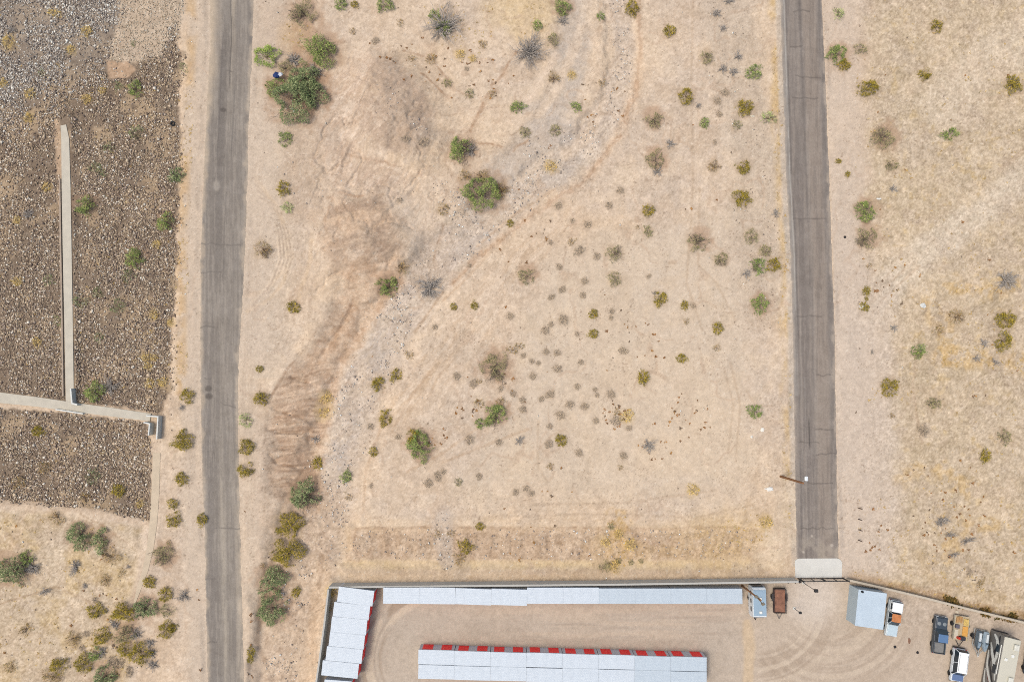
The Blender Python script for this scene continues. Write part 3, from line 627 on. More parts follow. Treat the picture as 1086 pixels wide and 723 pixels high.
def paint_right(SS, VV, UU):
    c = np.empty(SS.shape+(3,)); c[:] = (145, 134, 126)
    n2 = fbm(UU, VV*.045, 2.2, 57, 4, .7); n3 = fbm(UU, VV, 12, 58, 4)
    c = mx(c, np.exp(-((SS-.28)/.12)**2)*np.interp(VV, [-60, 100, 180, 400, 600], [.3, .3, .9, .8, .6]), (129, 119, 113), .8)
    c = mx(c, sstep(.48, .56, SS)*(1-sstep(.78, .9, SS)), (158, 142, 129), .55)
    c = mx(c, sstep(.82, .95, SS)*np.interp(VV, [-60, 150, 300, 600], [1, .9, .5, .4]), (128, 120, 115), .7)
    c = mx(c, np.exp(-((SS-.46)/.03)**2)*np.interp(VV, [-60, 0, 60, 150, 600], [1, 1, .7, .5, .3]), (112, 104, 100), .7)
    c = mx(c, np.exp(-((SS-.53)/.035)**2)*np.interp(VV, [90, 130, 250, 600], [0, .6, .6, .7]), (168, 156, 146), .6)
    c = mx(c, (1-sstep(.10, .14, SS))*(VV < 420), (158, 150, 143), .8)
    c = mx(c, np.exp(-((SS-.135)/.018)**2), (110, 103, 100), .65)
    c = mx(c, np.exp(-((SS-.095)/.015)**2)*(VV < 330), (196, 190, 182), .55)
    c = mx(c, np.exp(-((SS-.19)/.012)**2)*(VV > 330), (168, 160, 152), .45); c = mx(c, np.exp(-((SS-.27)/.01)**2)*(VV > 400), (168, 160, 152), .4)
    c = mx(c, sstep(.52, .62, n2), (166, 152, 140), .35); c = mx(c, sstep(.47, .38, n2), (126, 116, 109), .38)
    c = cracks(c, SS, VV, UU, [(49, .2, .5, 0), (81, .3, .9, 4), (104, .2, .8, 2), (12, .3, .7, 0), (232, .1, .9, 0), (398, .55, .95, 0), (455, .5, .95, 2), (469, .1, .6, 0), (482, .5, 1, -3), (512, .3, .9, 0), (335, .1, .7, 2), (560, .1, .9, 0)], (108, 99, 93), .55)
    m = (1-sstep(.3, 1.1, np.abs(UU-(858+(VV-460)*.03))))*sstep(440, 448, VV)*(1-sstep(470, 478, VV)); c = mx(c, m, (84, 78, 74), .7)
    c = mx(c, sstep(.92, 1.0, SS+(n3-.5)*.2), (194, 176, 158), .55); c = mx(c, sstep(.07, -.01, SS+(n3-.5)*.14), (192, 175, 158), .6)
    c = mx(c, sstep(560, 592, VV+(n3-.5)*30)*sstep(.5, .65, n3), (180, 166, 150), .5)
    for (u, v, r) in ((861, 568, 1.6), (852, 585, 1.6), (882, 578, 2)):
        c = mx(c, 1-sstep(r*.4, r*1.2, np.hypot(UU-u, VV-v)), (205, 192, 178), .7)
    g_ = vnoise(UU, VV, .9, 93)-.5; g2 = fbm(UU, VV, 5, 94, 3)-.5
    return c+((n3-.5)*10+g_*11+g2*13)[..., None]
strip_road('road', ROAD_L_W, ROAD_L_E, -380, 1150, paint_left)
strip_road('road', ROAD_R_W, ROAD_R_E, -380, 594, paint_right, rag=.3)

CONC = mat('weathered_concrete', S(207, 197, 181), rough=.9, noise=.09, nscale=.8, bump=.3, bscale=8)
CONC_L = mat('pale_concrete', S(224, 220, 213), rough=.9, noise=.07, nscale=.7, bump=.3, bscale=8)
CONC_W = mat('grey_concrete_wall', S(228, 227, 222), rough=.9, noise=.08, nscale=.7, bump=.3, bscale=8)
CONC_D = mat('dusty_concrete', S(213, 193, 168), rough=.9, noise=.1, nscale=.8, bump=.3, bscale=8)
def ribbon(name, pts, wids, z0, z1, m, parent=None, lip=0.0):
    """slab of varying width that follows map points, sunk into the ground"""
    P = [world(u, v) for u, v in pts]; L = []; Rr = []
    for i, p in enumerate(P):
        d = (P[min(i+1, len(P)-1)]-P[max(i-1, 0)]); d.z = 0; d.normalize(); nrm = Vector((-d.y, d.x, 0))
        wv = wids[i]*0.15/2; L.append(p+nrm*wv); Rr.append(p-nrm*wv)
    b = MB()
    rings = [[(r.x, r.y, z0), (l.x, l.y, z0), (l.x, l.y, z1), (r.x, r.y, z1)] for l, r in zip(L, Rr)]
    b.loft(rings); o = b.build(name, m, parent); return o
pa = ribbon('path', [(67.5, 133), (69.5, 148), (70.5, 200), (71.5, 260), (73, 340), (74.5, 426.5)], [6, 8.5, 9.5, 9.5, 9, 8.5], -.3, .10, CONC); tag(pa, kind='structure')
pb = ribbon('path', [(-60, 413), (0, 421.5), (40, 426), (82, 432), (120, 437), (160, 442.5)], [11, 11, 10, 9.5, 9, 8], -.3, .14, CONC); tag(pb, kind='structure')
pc = ribbon('path', [(166.3, 480), (165, 520), (163, 552), (159.5, 580), (154, 605), (147, 625), (142.5, 640)], [7.5, 8, 8, 7, 6, 4.5, 2], -.3, .05, CONC_D); tag(pc, kind='structure')
# low kerb along the first path
k_ = ribbon('kerb', [(64.0, 190), (65, 260), (66.5, 340), (67.5, 420)], [1.6, 1.6, 1.6, 1.6], -.3, .22, mat('stained_kerb', S(176, 156, 138), noise=.15, nscale=1.5)); tag(k_, kind='structure')
# concrete apron at the gate
ap = MB(); ap.prism([tuple(world(u, v)[:2]) for u, v in ((843.5, 612.2), (892.5, 611.8), (893, 597), (892, 594.2), (889.8, 592.3), (887, 591.6), (848, 591.8), (845.2, 592.4), (843.2, 594), (842.7, 597))], -.2, .075)
tag(ap.build('pavement', CONC_L), kind='structure')

def wall_run(name, label, pts, th, h, m, z0=-.4, cat='wall', cap=None):
    """free-standing wall following map points at its foot"""
    P = [world(u, v) for u, v in pts]; L = []; Rr = []
    for i, p in enumerate(P):
        a = (P[i]-P[i-1]).normalized() if i else None; c = (P[i+1]-P[i]).normalized() if i < len(P)-1 else None
        a = a or c; c = c or a
        n1 = Vector((-a.y, a.x, 0)); n2 = Vector((-c.y, c.x, 0)); n = (n1+n2).normalized(); q = 1/max(n.dot(n1), .3)
        L.append(p+n*th/2*q); Rr.append(p-n*th/2*q)
    b = MB(); b.loft([[(r.x, r.y, z0), (l.x, l.y, z0), (l.x, l.y, h), (r.x, r.y, h)] for l, r in zip(L, Rr)])
    if cap:
        t = thing(name, label, cat, (0, 0, 0)); b.build('wall', m, t)
        L2 = [l+(l-r).normalized()*.03 for l, r in zip(L, Rr)]; R2 = [r+(r-l).normalized()*.03 for l, r in zip(L, Rr)]
        c_ = MB(); c_.loft([[(r.x, r.y, h-.002), (l.x, l.y, h-.002), (l.x, l.y, h+.09), (r.x, r.y, h+.09)] for l, r in zip(L2, R2)]); c_.build('coping', cap, t)
        return t
    return tag(b.build(name, m), label, cat)
BLOCK = mat('grey_block', S(222, 216, 207), rough=.92, noise=.08, nscale=.6, bump=.5, bscale=5)
COPE = mat('pale_coping', S(196, 192, 186), rough=.9, noise=.06, nscale=.9)
wall_run('boundary_wall', 'long grey block wall along the top of the storage yard', [(352.5, 618.6), (500, 617), (640, 615.8), (760, 614), (841, 612.8)], .22, 2.0, BLOCK, cap=COPE)
wall_run('boundary_wall', 'grey block wall slanting behind the left column of storage units', [(352, 620.5), (348, 655), (343, 692), (338.5, 723), (330, 790)], .2, 2.0, BLOCK, cap=COPE)
wall_run('boundary_wall', 'sand coloured low wall slanting from the gate above the parked vehicles', [(897.5, 613.2), (936, 622), (976, 631.5), (1020, 642.8), (1085, 658.5), (1180, 682)], .25, 1.0, mat('tan_block', S(196, 182, 164), rough=.92, noise=.1, nscale=.7, bump=.5, bscale=5), cap=mat('tan_coping', S(204, 190, 172), rough=.9, noise=.08))
# drainage head walls at the riprap
HW = CONC_W
wall_run('head_wall', 'short pale concrete wall edging the junction of the two concrete paths', [(79, 412), (80.5, 427.5), (86, 429)], .22, 1.0, HW)
wall_run('head_wall', 'thin pale concrete kerb wall below the crossing concrete path', [(61, 434), (90, 438.5)], .18, .5, HW)
wall_run('head_wall', 'outer pale concrete corner wall where the concrete path turns downhill', [(159, 440.5), (171.5, 441.5), (171, 452), (170.2, 465)], .2, 1.2, HW)
wall_run('head_wall', 'inner pale concrete corner wall at the bend of the concrete path', [(156.5, 447.5), (162.8, 449), (161.5, 461)], .2, 1.2, HW)
# ================================================================== STORAGE UNITS
ROOF_W = ribbed('white_ribbed_roof', S(213, 221, 231), 'Y', .22, rough=.5, noise=.06)
ROOF_G = ribbed('grey_ribbed_roof', S(199, 210, 221), 'Y', .22, rough=.5)
SIDE = ribbed('grey_ribbed_wall', S(232, 233, 238), 'X', .3, rough=.6)
RED = ribbed('red_roll_door', S(255, 46, 50, 1.5), 'Z', .12, rough=.45)
UNITS = [0]
def storage_unit(label, quad, h, doors, roof_m, group, door_h=2.0):
    """quad: map references of the roof corners NW, NE, SE, SW"""
    P = [world(u, v, h) for u, v in quad]
    c = sum(P, Vector())/4; ex = ((P[1]-P[0])+(P[2]-P[3]))/2; ey = ((P[0]-P[3])+(P[1]-P[2]))/2
    a = math.atan2(ex.y, ex.x); lx, ly = ex.length/2-.007, ey.length/2-.007
    UNITS[0] += 1; h += (.0, .012, .006, .018)[UNITS[0] % 4]
    if 'left column' in group: ly += .03
    t = thing('storage_unit', label, 'storage unit', (c.x, c.y, 0), a, group)
    b = MB(); b.box(-lx+.04, lx-.04, -ly+.04, ly-.04, -.15, h-.12); b.build('wall', SIDE, t)
    b = MB(); b.prism([(-lx, -ly), (lx, -ly), (lx, ly), (-lx, ly)], h-.118, [h-.04, h-.04, h, h]); b.build('roof', roof_m, t)
    for side, s, wd in doors:
        b = MB()
        if side == 'N': b.box(s-wd/2, s+wd/2, ly-.04, ly-.008, 0.03, door_h)
        elif side == 'S': b.box(s-wd/2, s+wd/2, -ly+.008, -ly+.04, 0.03, door_h)
        else: b.box(lx-.04, lx-.008, s-wd/2, s+wd/2, 0.03, door_h)
        b.build('roll_up_door', RED, t)
    return t
ORD = ['leftmost', 'second', 'third', 'fourth', 'fifth', 'sixth', 'seventh', 'eighth', 'ninth', 'rightmost']
xs = [406.3, 444.6, 482.9, 521, 559, 597.2, 635.3, 673.5, 711.6, 749.5, 787.4]
nt_ = [(622.6, 622.8), (622.6, 622.8), (623, 624.6), (623.6, 625.2), (622.8, 622.8), (622.8, 622.8), (623.6, 623.6), (623.7, 623.7), (623.7, 623.7), (623.9, 623.9)]
st_ = [(639.8, 640), (640, 640.6), (640.3, 641.6), (641.3, 642), (640, 640), (640, 640), (639.9, 639.9), (640, 640), (640, 640), (640.2, 640.2)]
for i in range(10):
    lab = '%s%s storage unit of the long row under the block wall' % (ORD[i] if i in (0, 9) else ORD[i]+' from left', ' pale' if i < 6 else ' grey-roofed')
    storage_unit(lab, [(xs[i], nt_[i][0]), (xs[i+1], nt_[i][1]), (xs[i+1], st_[i][1]), (xs[i], st_[i][0])], 2.35,
                 [('S', -1.4, 1.9), ('S', 1.4, 1.9)], ROOF_W if i < 6 else ROOF_G, 'storage units under the block wall')
LQ = [[(359.4, 621.6), (397.3, 626.6), (394.6, 642.3), (357.3, 637.8)], [(354.7, 637.9), (393.3, 642.7), (390.2, 656.9), (352.4, 653.3)],
      [(352.0, 653.6), (390.4, 657.1), (387.3, 673.1), (350.3, 669.5)], [(350.0, 669.8), (387.4, 673.5), (385.4, 688.2), (348.3, 684.5)],
      [(346.9, 684.8), (385.4, 688.6), (382.8, 703.3), (345, 699.6)], [(342.5, 699.9), (381.4, 703.8), (378.4, 719.2), (340.3, 715.4)],
      [(345, 720.2), (373.5, 722.5), (371, 738), (342, 736)]]
for i, q in enumerate(LQ):
    storage_unit(['topmost', 'second from top', 'third from top', 'fourth from top', 'fifth from top', 'stepped sixth from top', 'bottom cut off'][i]+' white storage unit in the stepped left column',
                 q, 2.35, [('E', 0, 1.6)], ROOF_W, 'storage units of the left column')
for r in range(2):
    for i in range(8):
        f = lambda x: (x-443.5)/306.3
        x0 = 443.5+38.25*i; x1 = x0+38.25
        e = lambda x, k: (688.6+8*f(x) if k == 0 else 704.4+7.6*f(x) if k == 1 else 719.5+7.5*f(x))
        j = [(-.2, .1, .3, -.1, .2, -.1, .3, 0)[i], (0, .2, .1, .3, -.2, .1, 0, .2)[i]][r]
        nm = 'red-doored' if r == 0 else 'back-to-back lower'
        storage_unit('%s %s unit of the middle storage block' % ('leftmost' if i == 0 else 'rightmost' if i == 7 else ORD[i]+' from left', nm),
                     [(x0, e(x0, r)+j), (x1, e(x1, r)+j), (x1, e(x1, r+1)+j-.15), (x0, e(x0, r+1)+j-.15)], 2.35,
                     [('N' if r == 0 else 'S', -1.42, 1.55), ('N' if r == 0 else 'S', 1.44, 1.55)], ROOF_W if i < 6 else ROOF_G, 'storage units of the middle block')
# tall grey shed
def shed():
    q = [(911.2, 624.6), (941.3, 629.2), (936.2, 667.4), (906.3, 663.2)]; h = 2.9
    P = [world(u, v, h) for u, v in q]; c = sum(P, Vector())/4; ex = ((P[1]-P[0])+(P[2]-P[3]))/2; ey = ((P[0]-P[3])+(P[1]-P[2]))/2
    t = thing('storage_shed', 'large grey metal shed standing alone beside the gate', 'shed', (c.x, c.y, 0), math.atan2(ex.y, ex.x))
    lx, ly = ex.length/2, ey.length/2
    b = MB(); b.box(-lx+.04, lx-.04, -ly+.04, ly-.04, -.1, h-.1); b.build('wall', ribbed('shed_wall', S(186, 199, 208), 'Y', .3, rough=.6), t)
    b = MB(); b.prism([(-lx, -ly), (lx, -ly), (lx, ly), (-lx, ly)], h-.098, [h-.05, h-.05, h, h]); b.build('roof', ribbed('shed_roof', S(201, 215, 228), 'Y', .25, rough=.5), t)
    b = MB(); b.tube((-lx+.5, ly-.25, h-.02), (-lx+.5, ly-.25, h+.3), .16, .16, 10); b.build('vent_pipe', mat('black_pipe', S(40, 42, 46)), t)
    b = MB(); b.box(-1.2, 1.2, -ly+.008, -ly+.04, .03, 2.3); b.build('roll_up_door', ribbed('grey_roll_door', S(170, 178, 186), 'Z', .12), t)
shed()

# ================================================================== GATE, POSTS, POLES
BLACK = mat('black_steel', S(48, 46, 46), rough=.6, noise=.1)
def gate():
    A = world(846.5, 613.0); B = world(893.5, 612.6); d = (B-A); Lg = d.length
    t = thing('gate', 'black steel double gate across the concrete apron', 'gate', A, math.atan2(d.y, d.x))
    leaf = Lg/2-.1
    for k in range(2):
        x0 = 0.1+k*(leaf+.1); b = MB()
        for z in (.12, 1.75): b.box(x0, x0+leaf, -.05, .05, z, z+.12)
        for x in (x0, x0+leaf/2, x0+leaf-.1): b.box(x, x+.1, -.045, .045, .24, 1.75)
        lf = b.build('gate_leaf', BLACK, t)
        b = MB()
        for i in range(1, 14):
            x = x0+i*leaf/14; b.tube((x, 0, .24), (x, 0, 1.75), .018, n=5)
        b.build('bars', mat('grey_bars', S(110, 108, 106)), lf)
    for x in (-.05, Lg+.05):
        b = MB(); b.tube((x, 0, 0), (x, 0, 2.1), .09, n=10); b.dome((x, 0, 2.1), .1, .08); b.build('gate_post', BLACK, t)
gate()
def slim_post(label, base, h, head, lean=(0, 0)):
    p = on_ground(*base); t = thing('camera_post', label, 'post', p)
    b = MB(); b.tube((0, 0, -.2), (0, 0, h), .05, .04); b.build('pole', mat('grey_post', S(120, 112, 104)), t)
    b = MB(); b.box(-head, head, -head*.7, head*.9, h-.05, h+.3, bev=.05); b.build('camera_box', BLACK, t)
    b = MB(); b.box(-.2, .2, -.2, .2, -.1, .12, bev=.02); b.build('base_plate', mat('white_base', S(226, 222, 214)), t)
slim_post('thin post with black head standing just inside the gate', (851.8, 617.5), 4.4, .28)
slim_post('short thin post with black head in the yard below the gate', (842, 644.5), 2.2, .2)
# wire-mesh gate keypad bars left of the gate
for k, (u, L_) in enumerate(((839.5, .7), (845.6, .45))):
    p = world(u, 616.2); b = MB(); b.box(-L_, L_, -.09, .09, 0, .55, bev=.03); b.box(-L_*.9, -L_*.7, -.3, .3, .0, .08); b.box(L_*.7, L_*.9, -.3, .3, .0, .08)
    o = b.build('barrier_rail', BLACK); o.location = p
    tag(o, ['longer', 'shorter'][k]+' black rail on the ground left of the gate', 'rail')

WOOD = mat('pole_timber', S(152, 108, 74), rough=.95, noise=.25, nscale=4, stretch=(1, 1, .15))
def street_light():
    p = on_ground(828, 505); t = thing('street_light', 'brown timber street light pole with white lamp beside the right road', 'street light', p)
    b = MB(); b.tube((0, 0, -.5), (0, 0, 8.3), .2, .15, 10); b.build('pole', WOOD, t)
    b = MB(); b.tube((0, 0, 7.6), (.55, .55, 7.9), .04, n=6); b.build('arm', mat('galvanised', S(180, 180, 178), rough=.5), t)
    hb = MB(); hb.box(-.24, .24, -.34, .34, 7.85, 8.1, bev=.1, M=Matrix.Translation((.62, .6, 0))); hd = hb.build('lamp_head', mat('lamp_white', S(238, 242, 246), rough=.4, noise=.03), t, smooth=False)
    lb = MB(); lb.dome((.62, .6, 7.7), .2, .16); lb.build('lens', mat('lamp_lens', S(210, 220, 228), rough=.15), hd)
street_light()
def utility_pole():
    p = on_ground(786.5, 620.5); t = thing('utility_pole', 'dark leaning timber pole with twin flood lamps over the camper', 'utility pole', p)
    b = MB(); b.tube((0, 0, -.5), (.1, .1, 8.0), .16, .11, 10); b.build('pole', WOOD, t)
    b = MB(); b.box(-.75, .75, -.06, .06, 7.55, 7.7, M=Matrix.Rotation(R(-48), 4, 'Z')); b.build('crossarm', mat('arm_timber', S(112, 92, 70), noise=.2), t)
    for s in (-1, 1):
        b = MB(); M = Matrix.Rotation(R(-48), 4, 'Z') @ Matrix.Translation((s*.7, 0, 7.75)) @ Matrix.Rotation(R(35), 4, 'X')
        b.box(-.2, .2, -.25, .25, -.08, .08, bev=.03, M=M); b.build('flood_lamp', mat('lamp_grey', S(128, 118, 104)), t)
utility_pole()
for k, v in enumerate((538.5, 550.2, 561.3, 572.3)):
    p = on_ground(910.5-(k % 2)*.3, v); t = thing('bollard', ['topmost', 'second from top', 'third from top', 'lowest'][k]+' of four thin dark posts lining the right road shoulder', 'bollard', p, 0, 'posts on the right shoulder')
    b = MB(); b.tube((0, 0, -.2), (0.02, 0, 1.1), .075, .07, 10); b.build('post', mat('rust_post', S(96, 76, 66), noise=.2), t)
    b = MB(); b.dome((.02, 0, 1.1), .078, .05); b.build('cap', mat('post_cap', S(120, 104, 92)), t)

# ================================================================== VEHICLES (local +Y is forward)
TYRE = mat('tyre_rubber', S(46, 45, 46), rough=.9); RIM = mat('rim_metal', S(170, 172, 176), rough=.35, noise=.05)
GLASS = mat('dark_glass', S(52, 62, 72), rough=.12, noise=.08, spec=.5); CHROME = mat('bumper_metal', S(150, 150, 152), rough=.35, noise=.06)
LAMP_W = mat('headlamp', S(214, 220, 224), rough=.2); LAMP_R = mat('tail_lamp', S(170, 34, 30), rough=.25)
def place(u, v, heading_uv):
    """root location and yaw of something whose nose points along heading_uv on the map"""
    p = world(u, v); q = world(u+heading_uv[0], v+heading_uv[1]); d = q-p
    return p, math.atan2(d.y, d.x)-math.pi/2
def wheel(t, x, y, r=.36, w_=.22):
    b = MB(); s = 1 if x > 0 else -1
    prof = [(r*.6, -w_/2), (r*.93, -w_/2), (r, -w_*.3), (r, w_*.3), (r*.93, w_/2), (r*.6, w_/2)]
    n = 20; rings = [[(x+q, y+rr*math.cos(i*2*math.pi/n), r+rr*math.sin(i*2*math.pi/n)) for i in range(n)] for rr, q in prof]
    b.loft(rings); ty = b.build('tyre', TYRE, t)
    b = MB(); b.tube((x-w_*.3, y, r), (x+s*w_*.42, y, r), r*.6, r*.52, 14); b.build('rim', RIM, ty)
def greenhouse(t, y0, y1, W0, W1, z0, z1, f0, f1, roof_m, glass=GLASS, roof_th=.07, pillar_m=None, extra=None):
    """glass cabin from y0 (rear) to y1 (front); f0/f1: how far the glass leans in at rear/front"""
    b = MB(); b.loft([[(-W0, y0, z0), (W0, y0, z0), (W0, y1, z0), (-W0, y1, z0)], [(-W1, y0+f0, z1), (W1, y0+f0, z1), (W1, y1-f1, z1), (-W1, y1-f1, z1)]])
    g = b.build('windows', glass, t)
    b = MB(); b.box(-W1-.02, W1+.02, y0+f0-.03, y1-f1+.03, z1-.02, z1+roof_th, bev=.05); b.build('roof', roof_m, t)
    b = MB()
    for s in (-1, 1):
        b.tube((s*(W0+.005), y0, z0), (s*(W1+.01), y0+f0, z1), .05, n=6); b.tube((s*(W0+.005), y1, z0), (s*(W1+.01), y1-f1, z1), .04, n=6)
        k = .52; b.tube((s*(W0+.005), y0+(y1-y0)*k, z0), (s*(W1+.01), y0+f0+(y1-f1-y0-f0)*k, z1), .05, n=6)
    b.build('pillars', pillar_m or roof_m, t)
def pickup(label, name, u, v, hd, L, W, paint, roof_m, hood_m=None, topper=None, bed_m=None, badge=None):
    p, a = place(u, v, hd); t = thing(name, label, 'pickup truck', p, a)
    h = L/2; w2 = W/2
    b = MB(); b.profile([(-h+.1, .42), (h-.1, .42), (h, .62), (h-.04, .98), (.35, 1.04), (-1.0, 1.04), (-1.0, .78), (-h+.05, .78), (-h, .6)], -w2, w2, bev=.06); b.build('body', paint, t)
    b = MB(); b.box(-w2+.1, w2-.1, .95, h-.14, .98, 1.10, bev=.06, taper=.03); b.build('hood', hood_m or paint, t)
    greenhouse(t, -1.0, .95, w2-.04, w2-.2, 1.03, 1.70, .18, .62, roof_m, pillar_m=paint)
    # bed: floor and three sides
    b = MB(); b.box(-w2+.13, w2-.13, -h+.1, -1.04, .783, .80); b.build('bed_floor', bed_m or mat('bed_grey', S(140, 138, 136), noise=.15), t)
    b = MB(); b.box(-w2+.02, -w2+.13, -h+.09, -1.03, .782, 1.12, bev=.02); b.box(w2-.13, w2-.02, -h+.09, -1.03, .782, 1.12, bev=.02); b.box(-w2+.13, w2-.13, -1.1, -1.03, .785, 1.12); b.build('bed_sides', paint, t)
    b = MB(); b.box(-w2+.05, w2-.05, -h+.01, -h+.085, .70, 1.10, bev=.02); b.build('tailgate', paint, t)
    if topper:
        b = MB(); b.box(-w2+.04, w2-.04, -h+.1, -1.03, 1.122, 1.75, bev=.09, taper=.05); c = b.build('camper_shell', topper, t)
        b = MB(); b.box(-w2+.2, w2-.2, -h+.085, -h+.14, 1.2, 1.62); b.build('rear_window', GLASS, c)
        for s in (-1, 1):
            b = MB(); b.box(s*(w2-.075)-.03, s*(w2-.075)+.03, -h+.4, -1.4, 1.25, 1.58); b.build('side_window', GLASS, c)
    for s in (-1, 1):
        for y in (h-.95, -h+1.15): wheel(t, s*(w2-.12), y)
        b = MB(); b.box(s*(w2-.25)-.17, s*(w2-.25)+.17, h-.05, h+.02, .72, .92, bev=.02); b.build('headlight', LAMP_W, t)
        b = MB(); b.box(s*(w2-.1)-.07, s*(w2-.1)+.07, -h-.015, -h+.04, .74, 1.02, bev=.01); b.build('taillight', LAMP_R, t)
        b = MB(); b.box(s*(w2+.1)-.1, s*(w2+.1)+.1, .62, .76, 1.08, 1.26, bev=.03); b.build('mirror', paint, t)
    b = MB(); b.box(-w2+.02, w2-.02, h, h+.1, .42, .62, bev=.03); b.build('bumper', CHROME, t)
    b = MB(); b.box(-w2+.05, w2-.05, -h-.12, -h-.02, .42, .60, bev=.03); b.build('bumper', CHROME, t)
    return t
NAVY = mat('dark_slate_paint', S(66, 76, 86), rough=.35, noise=.12, spec=.5); BLUE = mat('faded_blue_paint', S(96, 128, 168), rough=.4, noise=.08, spec=.5)
tk = pickup('dark slate pickup with faded blue cab roof and open bed', 'pickup_truck', 993.2, 671.0, (3.6, -37), 5.5, 1.85, NAVY, BLUE)
b = MB(); b.dome((-.42, 1.75, 1.09), .3, .05); b.dome((.42, 1.75, 1.09), .3, .05); b.build('hood_patch', mat('bare_primer', S(136, 142, 146), rough=.6), tk)
pickup('white pickup with camper shell and rusty orange cab roof', 'pickup_truck', 944.0, 653.2, (-5.0, 36), 5.4, 1.75, mat('white_paint', S(226, 234, 240, .95), rough=.35, noise=.04, spec=.5),
       mat('rust_orange', S(208, 134, 84), rough=.8, noise=.25, nscale=2.5), hood_m=mat('pale_blue_hood', S(204, 220, 230), rough=.35, noise=.06), topper=mat('white_gelcoat', S(250, 252, 254, 1.05), rough=.4, noise=.03))
def suv():
    L, W = 4.9, 1.9; h = L/2; w2 = W/2; WP = mat('suv_white', S(232, 238, 246), rough=.3, noise=.03, spec=.5)
    p, a = place(1012.6, 702.5, (-4.6, 36)); t = thing('suv', 'white van-like wagon with blue hood parked below the loaded trailer', 'car', p, a)
    b = MB(); b.profile([(-h+.08, .4), (h-.12, .4), (h, .6), (h-.06, .92), (h-1.0, 1.06), (-h+.1, 1.06), (-h, .7)], -w2, w2, bev=.08); b.build('body', WP, t)
    b = MB(); b.box(-w2+.12, w2-.12, h-1.08, h-.16, 1.0, 1.08, bev=.04); b.build('hood', mat('dull_blue_hood', S(108, 128, 168), rough=.4, noise=.08), t)
    greenhouse(t, -h+.08, h-1.05, w2-.03, w2-.20, 1.05, 1.80, .22, .55, mat('suv_roof', S(252, 253, 255, 1.05), rough=.35, noise=.02), pillar_m=WP)
    for s in (-1, 1):
        for y in (h-.9, -h+.95): wheel(t, s*(w2-.1), y, .36, .24)
        b = MB(); b.box(s*(w2-.3)-.17, s*(w2-.3)+.17, h-.06, h+.015, .68, .84, bev=.02); b.build('headlight', LAMP_W, t)
        b = MB(); b.box(s*(w2-.12)-.08, s*(w2-.12)+.08, -h-.01, -h+.06, .8, 1.02, bev=.01); b.build('taillight', LAMP_R, t)
        b = MB(); b.box(s*(w2+.09)-.09, s*(w2+.09)+.09, h-1.35, h-1.22, 1.06, 1.22, bev=.03); b.build('mirror', BLACK, t)
        b = MB(); b.tube((s*(w2-.32), -h+.6, 1.92), (s*(w2-.32), h-1.9, 1.92), .02, n=6); b.build('roof_rail', CHROME, t)
        b = MB(); b.box(s*w2-.012, s*w2+.012, -.02, .9, .55, 1.0); d_ = b.build('door', WP, t)
        b = MB(); b.box(s*(w2+.02)-.015, s*(w2+.02)+.015, .0, .14, .9, .93); b.build('handle', BLACK, d_)
    for y0, y1 in ((h, h+.1), (-h-.1, -h)):
        b = MB(); b.box(-w2+.04, w2-.04, y0, y1, .4, .62, bev=.03); b.build('bumper', BLACK, t)
suv()
def far_car():
    p, a = place(1090.5, 697, (-5, 36)); t = thing('car', 'dark blue car half hidden at the right edge beside the motorhome', 'car', p, a)
    L, W = 4.7, 1.8; h = L/2; w2 = W/2; PNT = mat('dark_blue_paint', S(62, 76, 92), rough=.3, noise=.08, spec=.5)
    b = MB(); b.profile([(-h+.08, .35), (h-.1, .35), (h, .55), (h-.08, .8), (1.0, .95), (-1.5, .98), (-h+.05, .95), (-h, .6)], -w2, w2, bev=.1); b.build('body', PNT, t)
    greenhouse(t, -1.7, 1.1, w2-.06, w2-.26, .95, 1.42, .6, .75, PNT)
    for s in (-1, 1):
        for y in (h-.85, -h+.9): wheel(t, s*(w2-.1), y, .33, .22)
        b = MB(); b.box(s*(w2-.28)-.16, s*(w2-.28)+.16, h-.08, h+.01, .6, .76, bev=.02); b.build('headlight', LAMP_W, t)
        b = MB(); b.box(s*(w2-.2)-.14, s*(w2-.2)+.14, -h-.01, -h+.05, .72, .88, bev=.01); b.build('taillight', LAMP_R, t)
far_car()
def side_ribbon(b, x, pts, wd, s=-1):
    """curved decal band on a vehicle side at x: centre line (y, z) with widths"""
    n = len(pts)
    for i in range(n-1):
        (y0, z0), (y1, z1) = pts[i], pts[i+1]; w0, w1 = wd[i], wd[i+1]
        L_ = math.hypot(y1-y0, z1-z0); ny, nz = -(z1-z0)/L_, (y1-y0)/L_
        q = [(y0+ny*w0/2, z0+nz*w0/2), (y1+ny*w1/2, z1+nz*w1/2), (y1-ny*w1/2, z1-nz*w1/2), (y0-ny*w0/2, z0-nz*w0/2)]
        b.loft([[(x, y, z) for y, z in q], [(x+s*.006, y, z) for y, z in q]])
def curve(pts, n=14):
    out = []
    for i in range(n):
        t = i/(n-1)*(len(pts)-1); k = min(int(t), len(pts)-2); f = t-k
        p0 = pts[max(k-1, 0)]; p1 = pts[k]; p2 = pts[k+1]; p3 = pts[min(k+2, len(pts)-1)]
        out.append(tuple(.5*((2*p1[j])+(-p0[j]+p2[j])*f+(2*p0[j]-5*p1[j]+4*p2[j]-p3[j])*f*f+(-p0[j]+3*p1[j]-3*p2[j]+p3[j])*f**3) for j in range(2)))
    return out
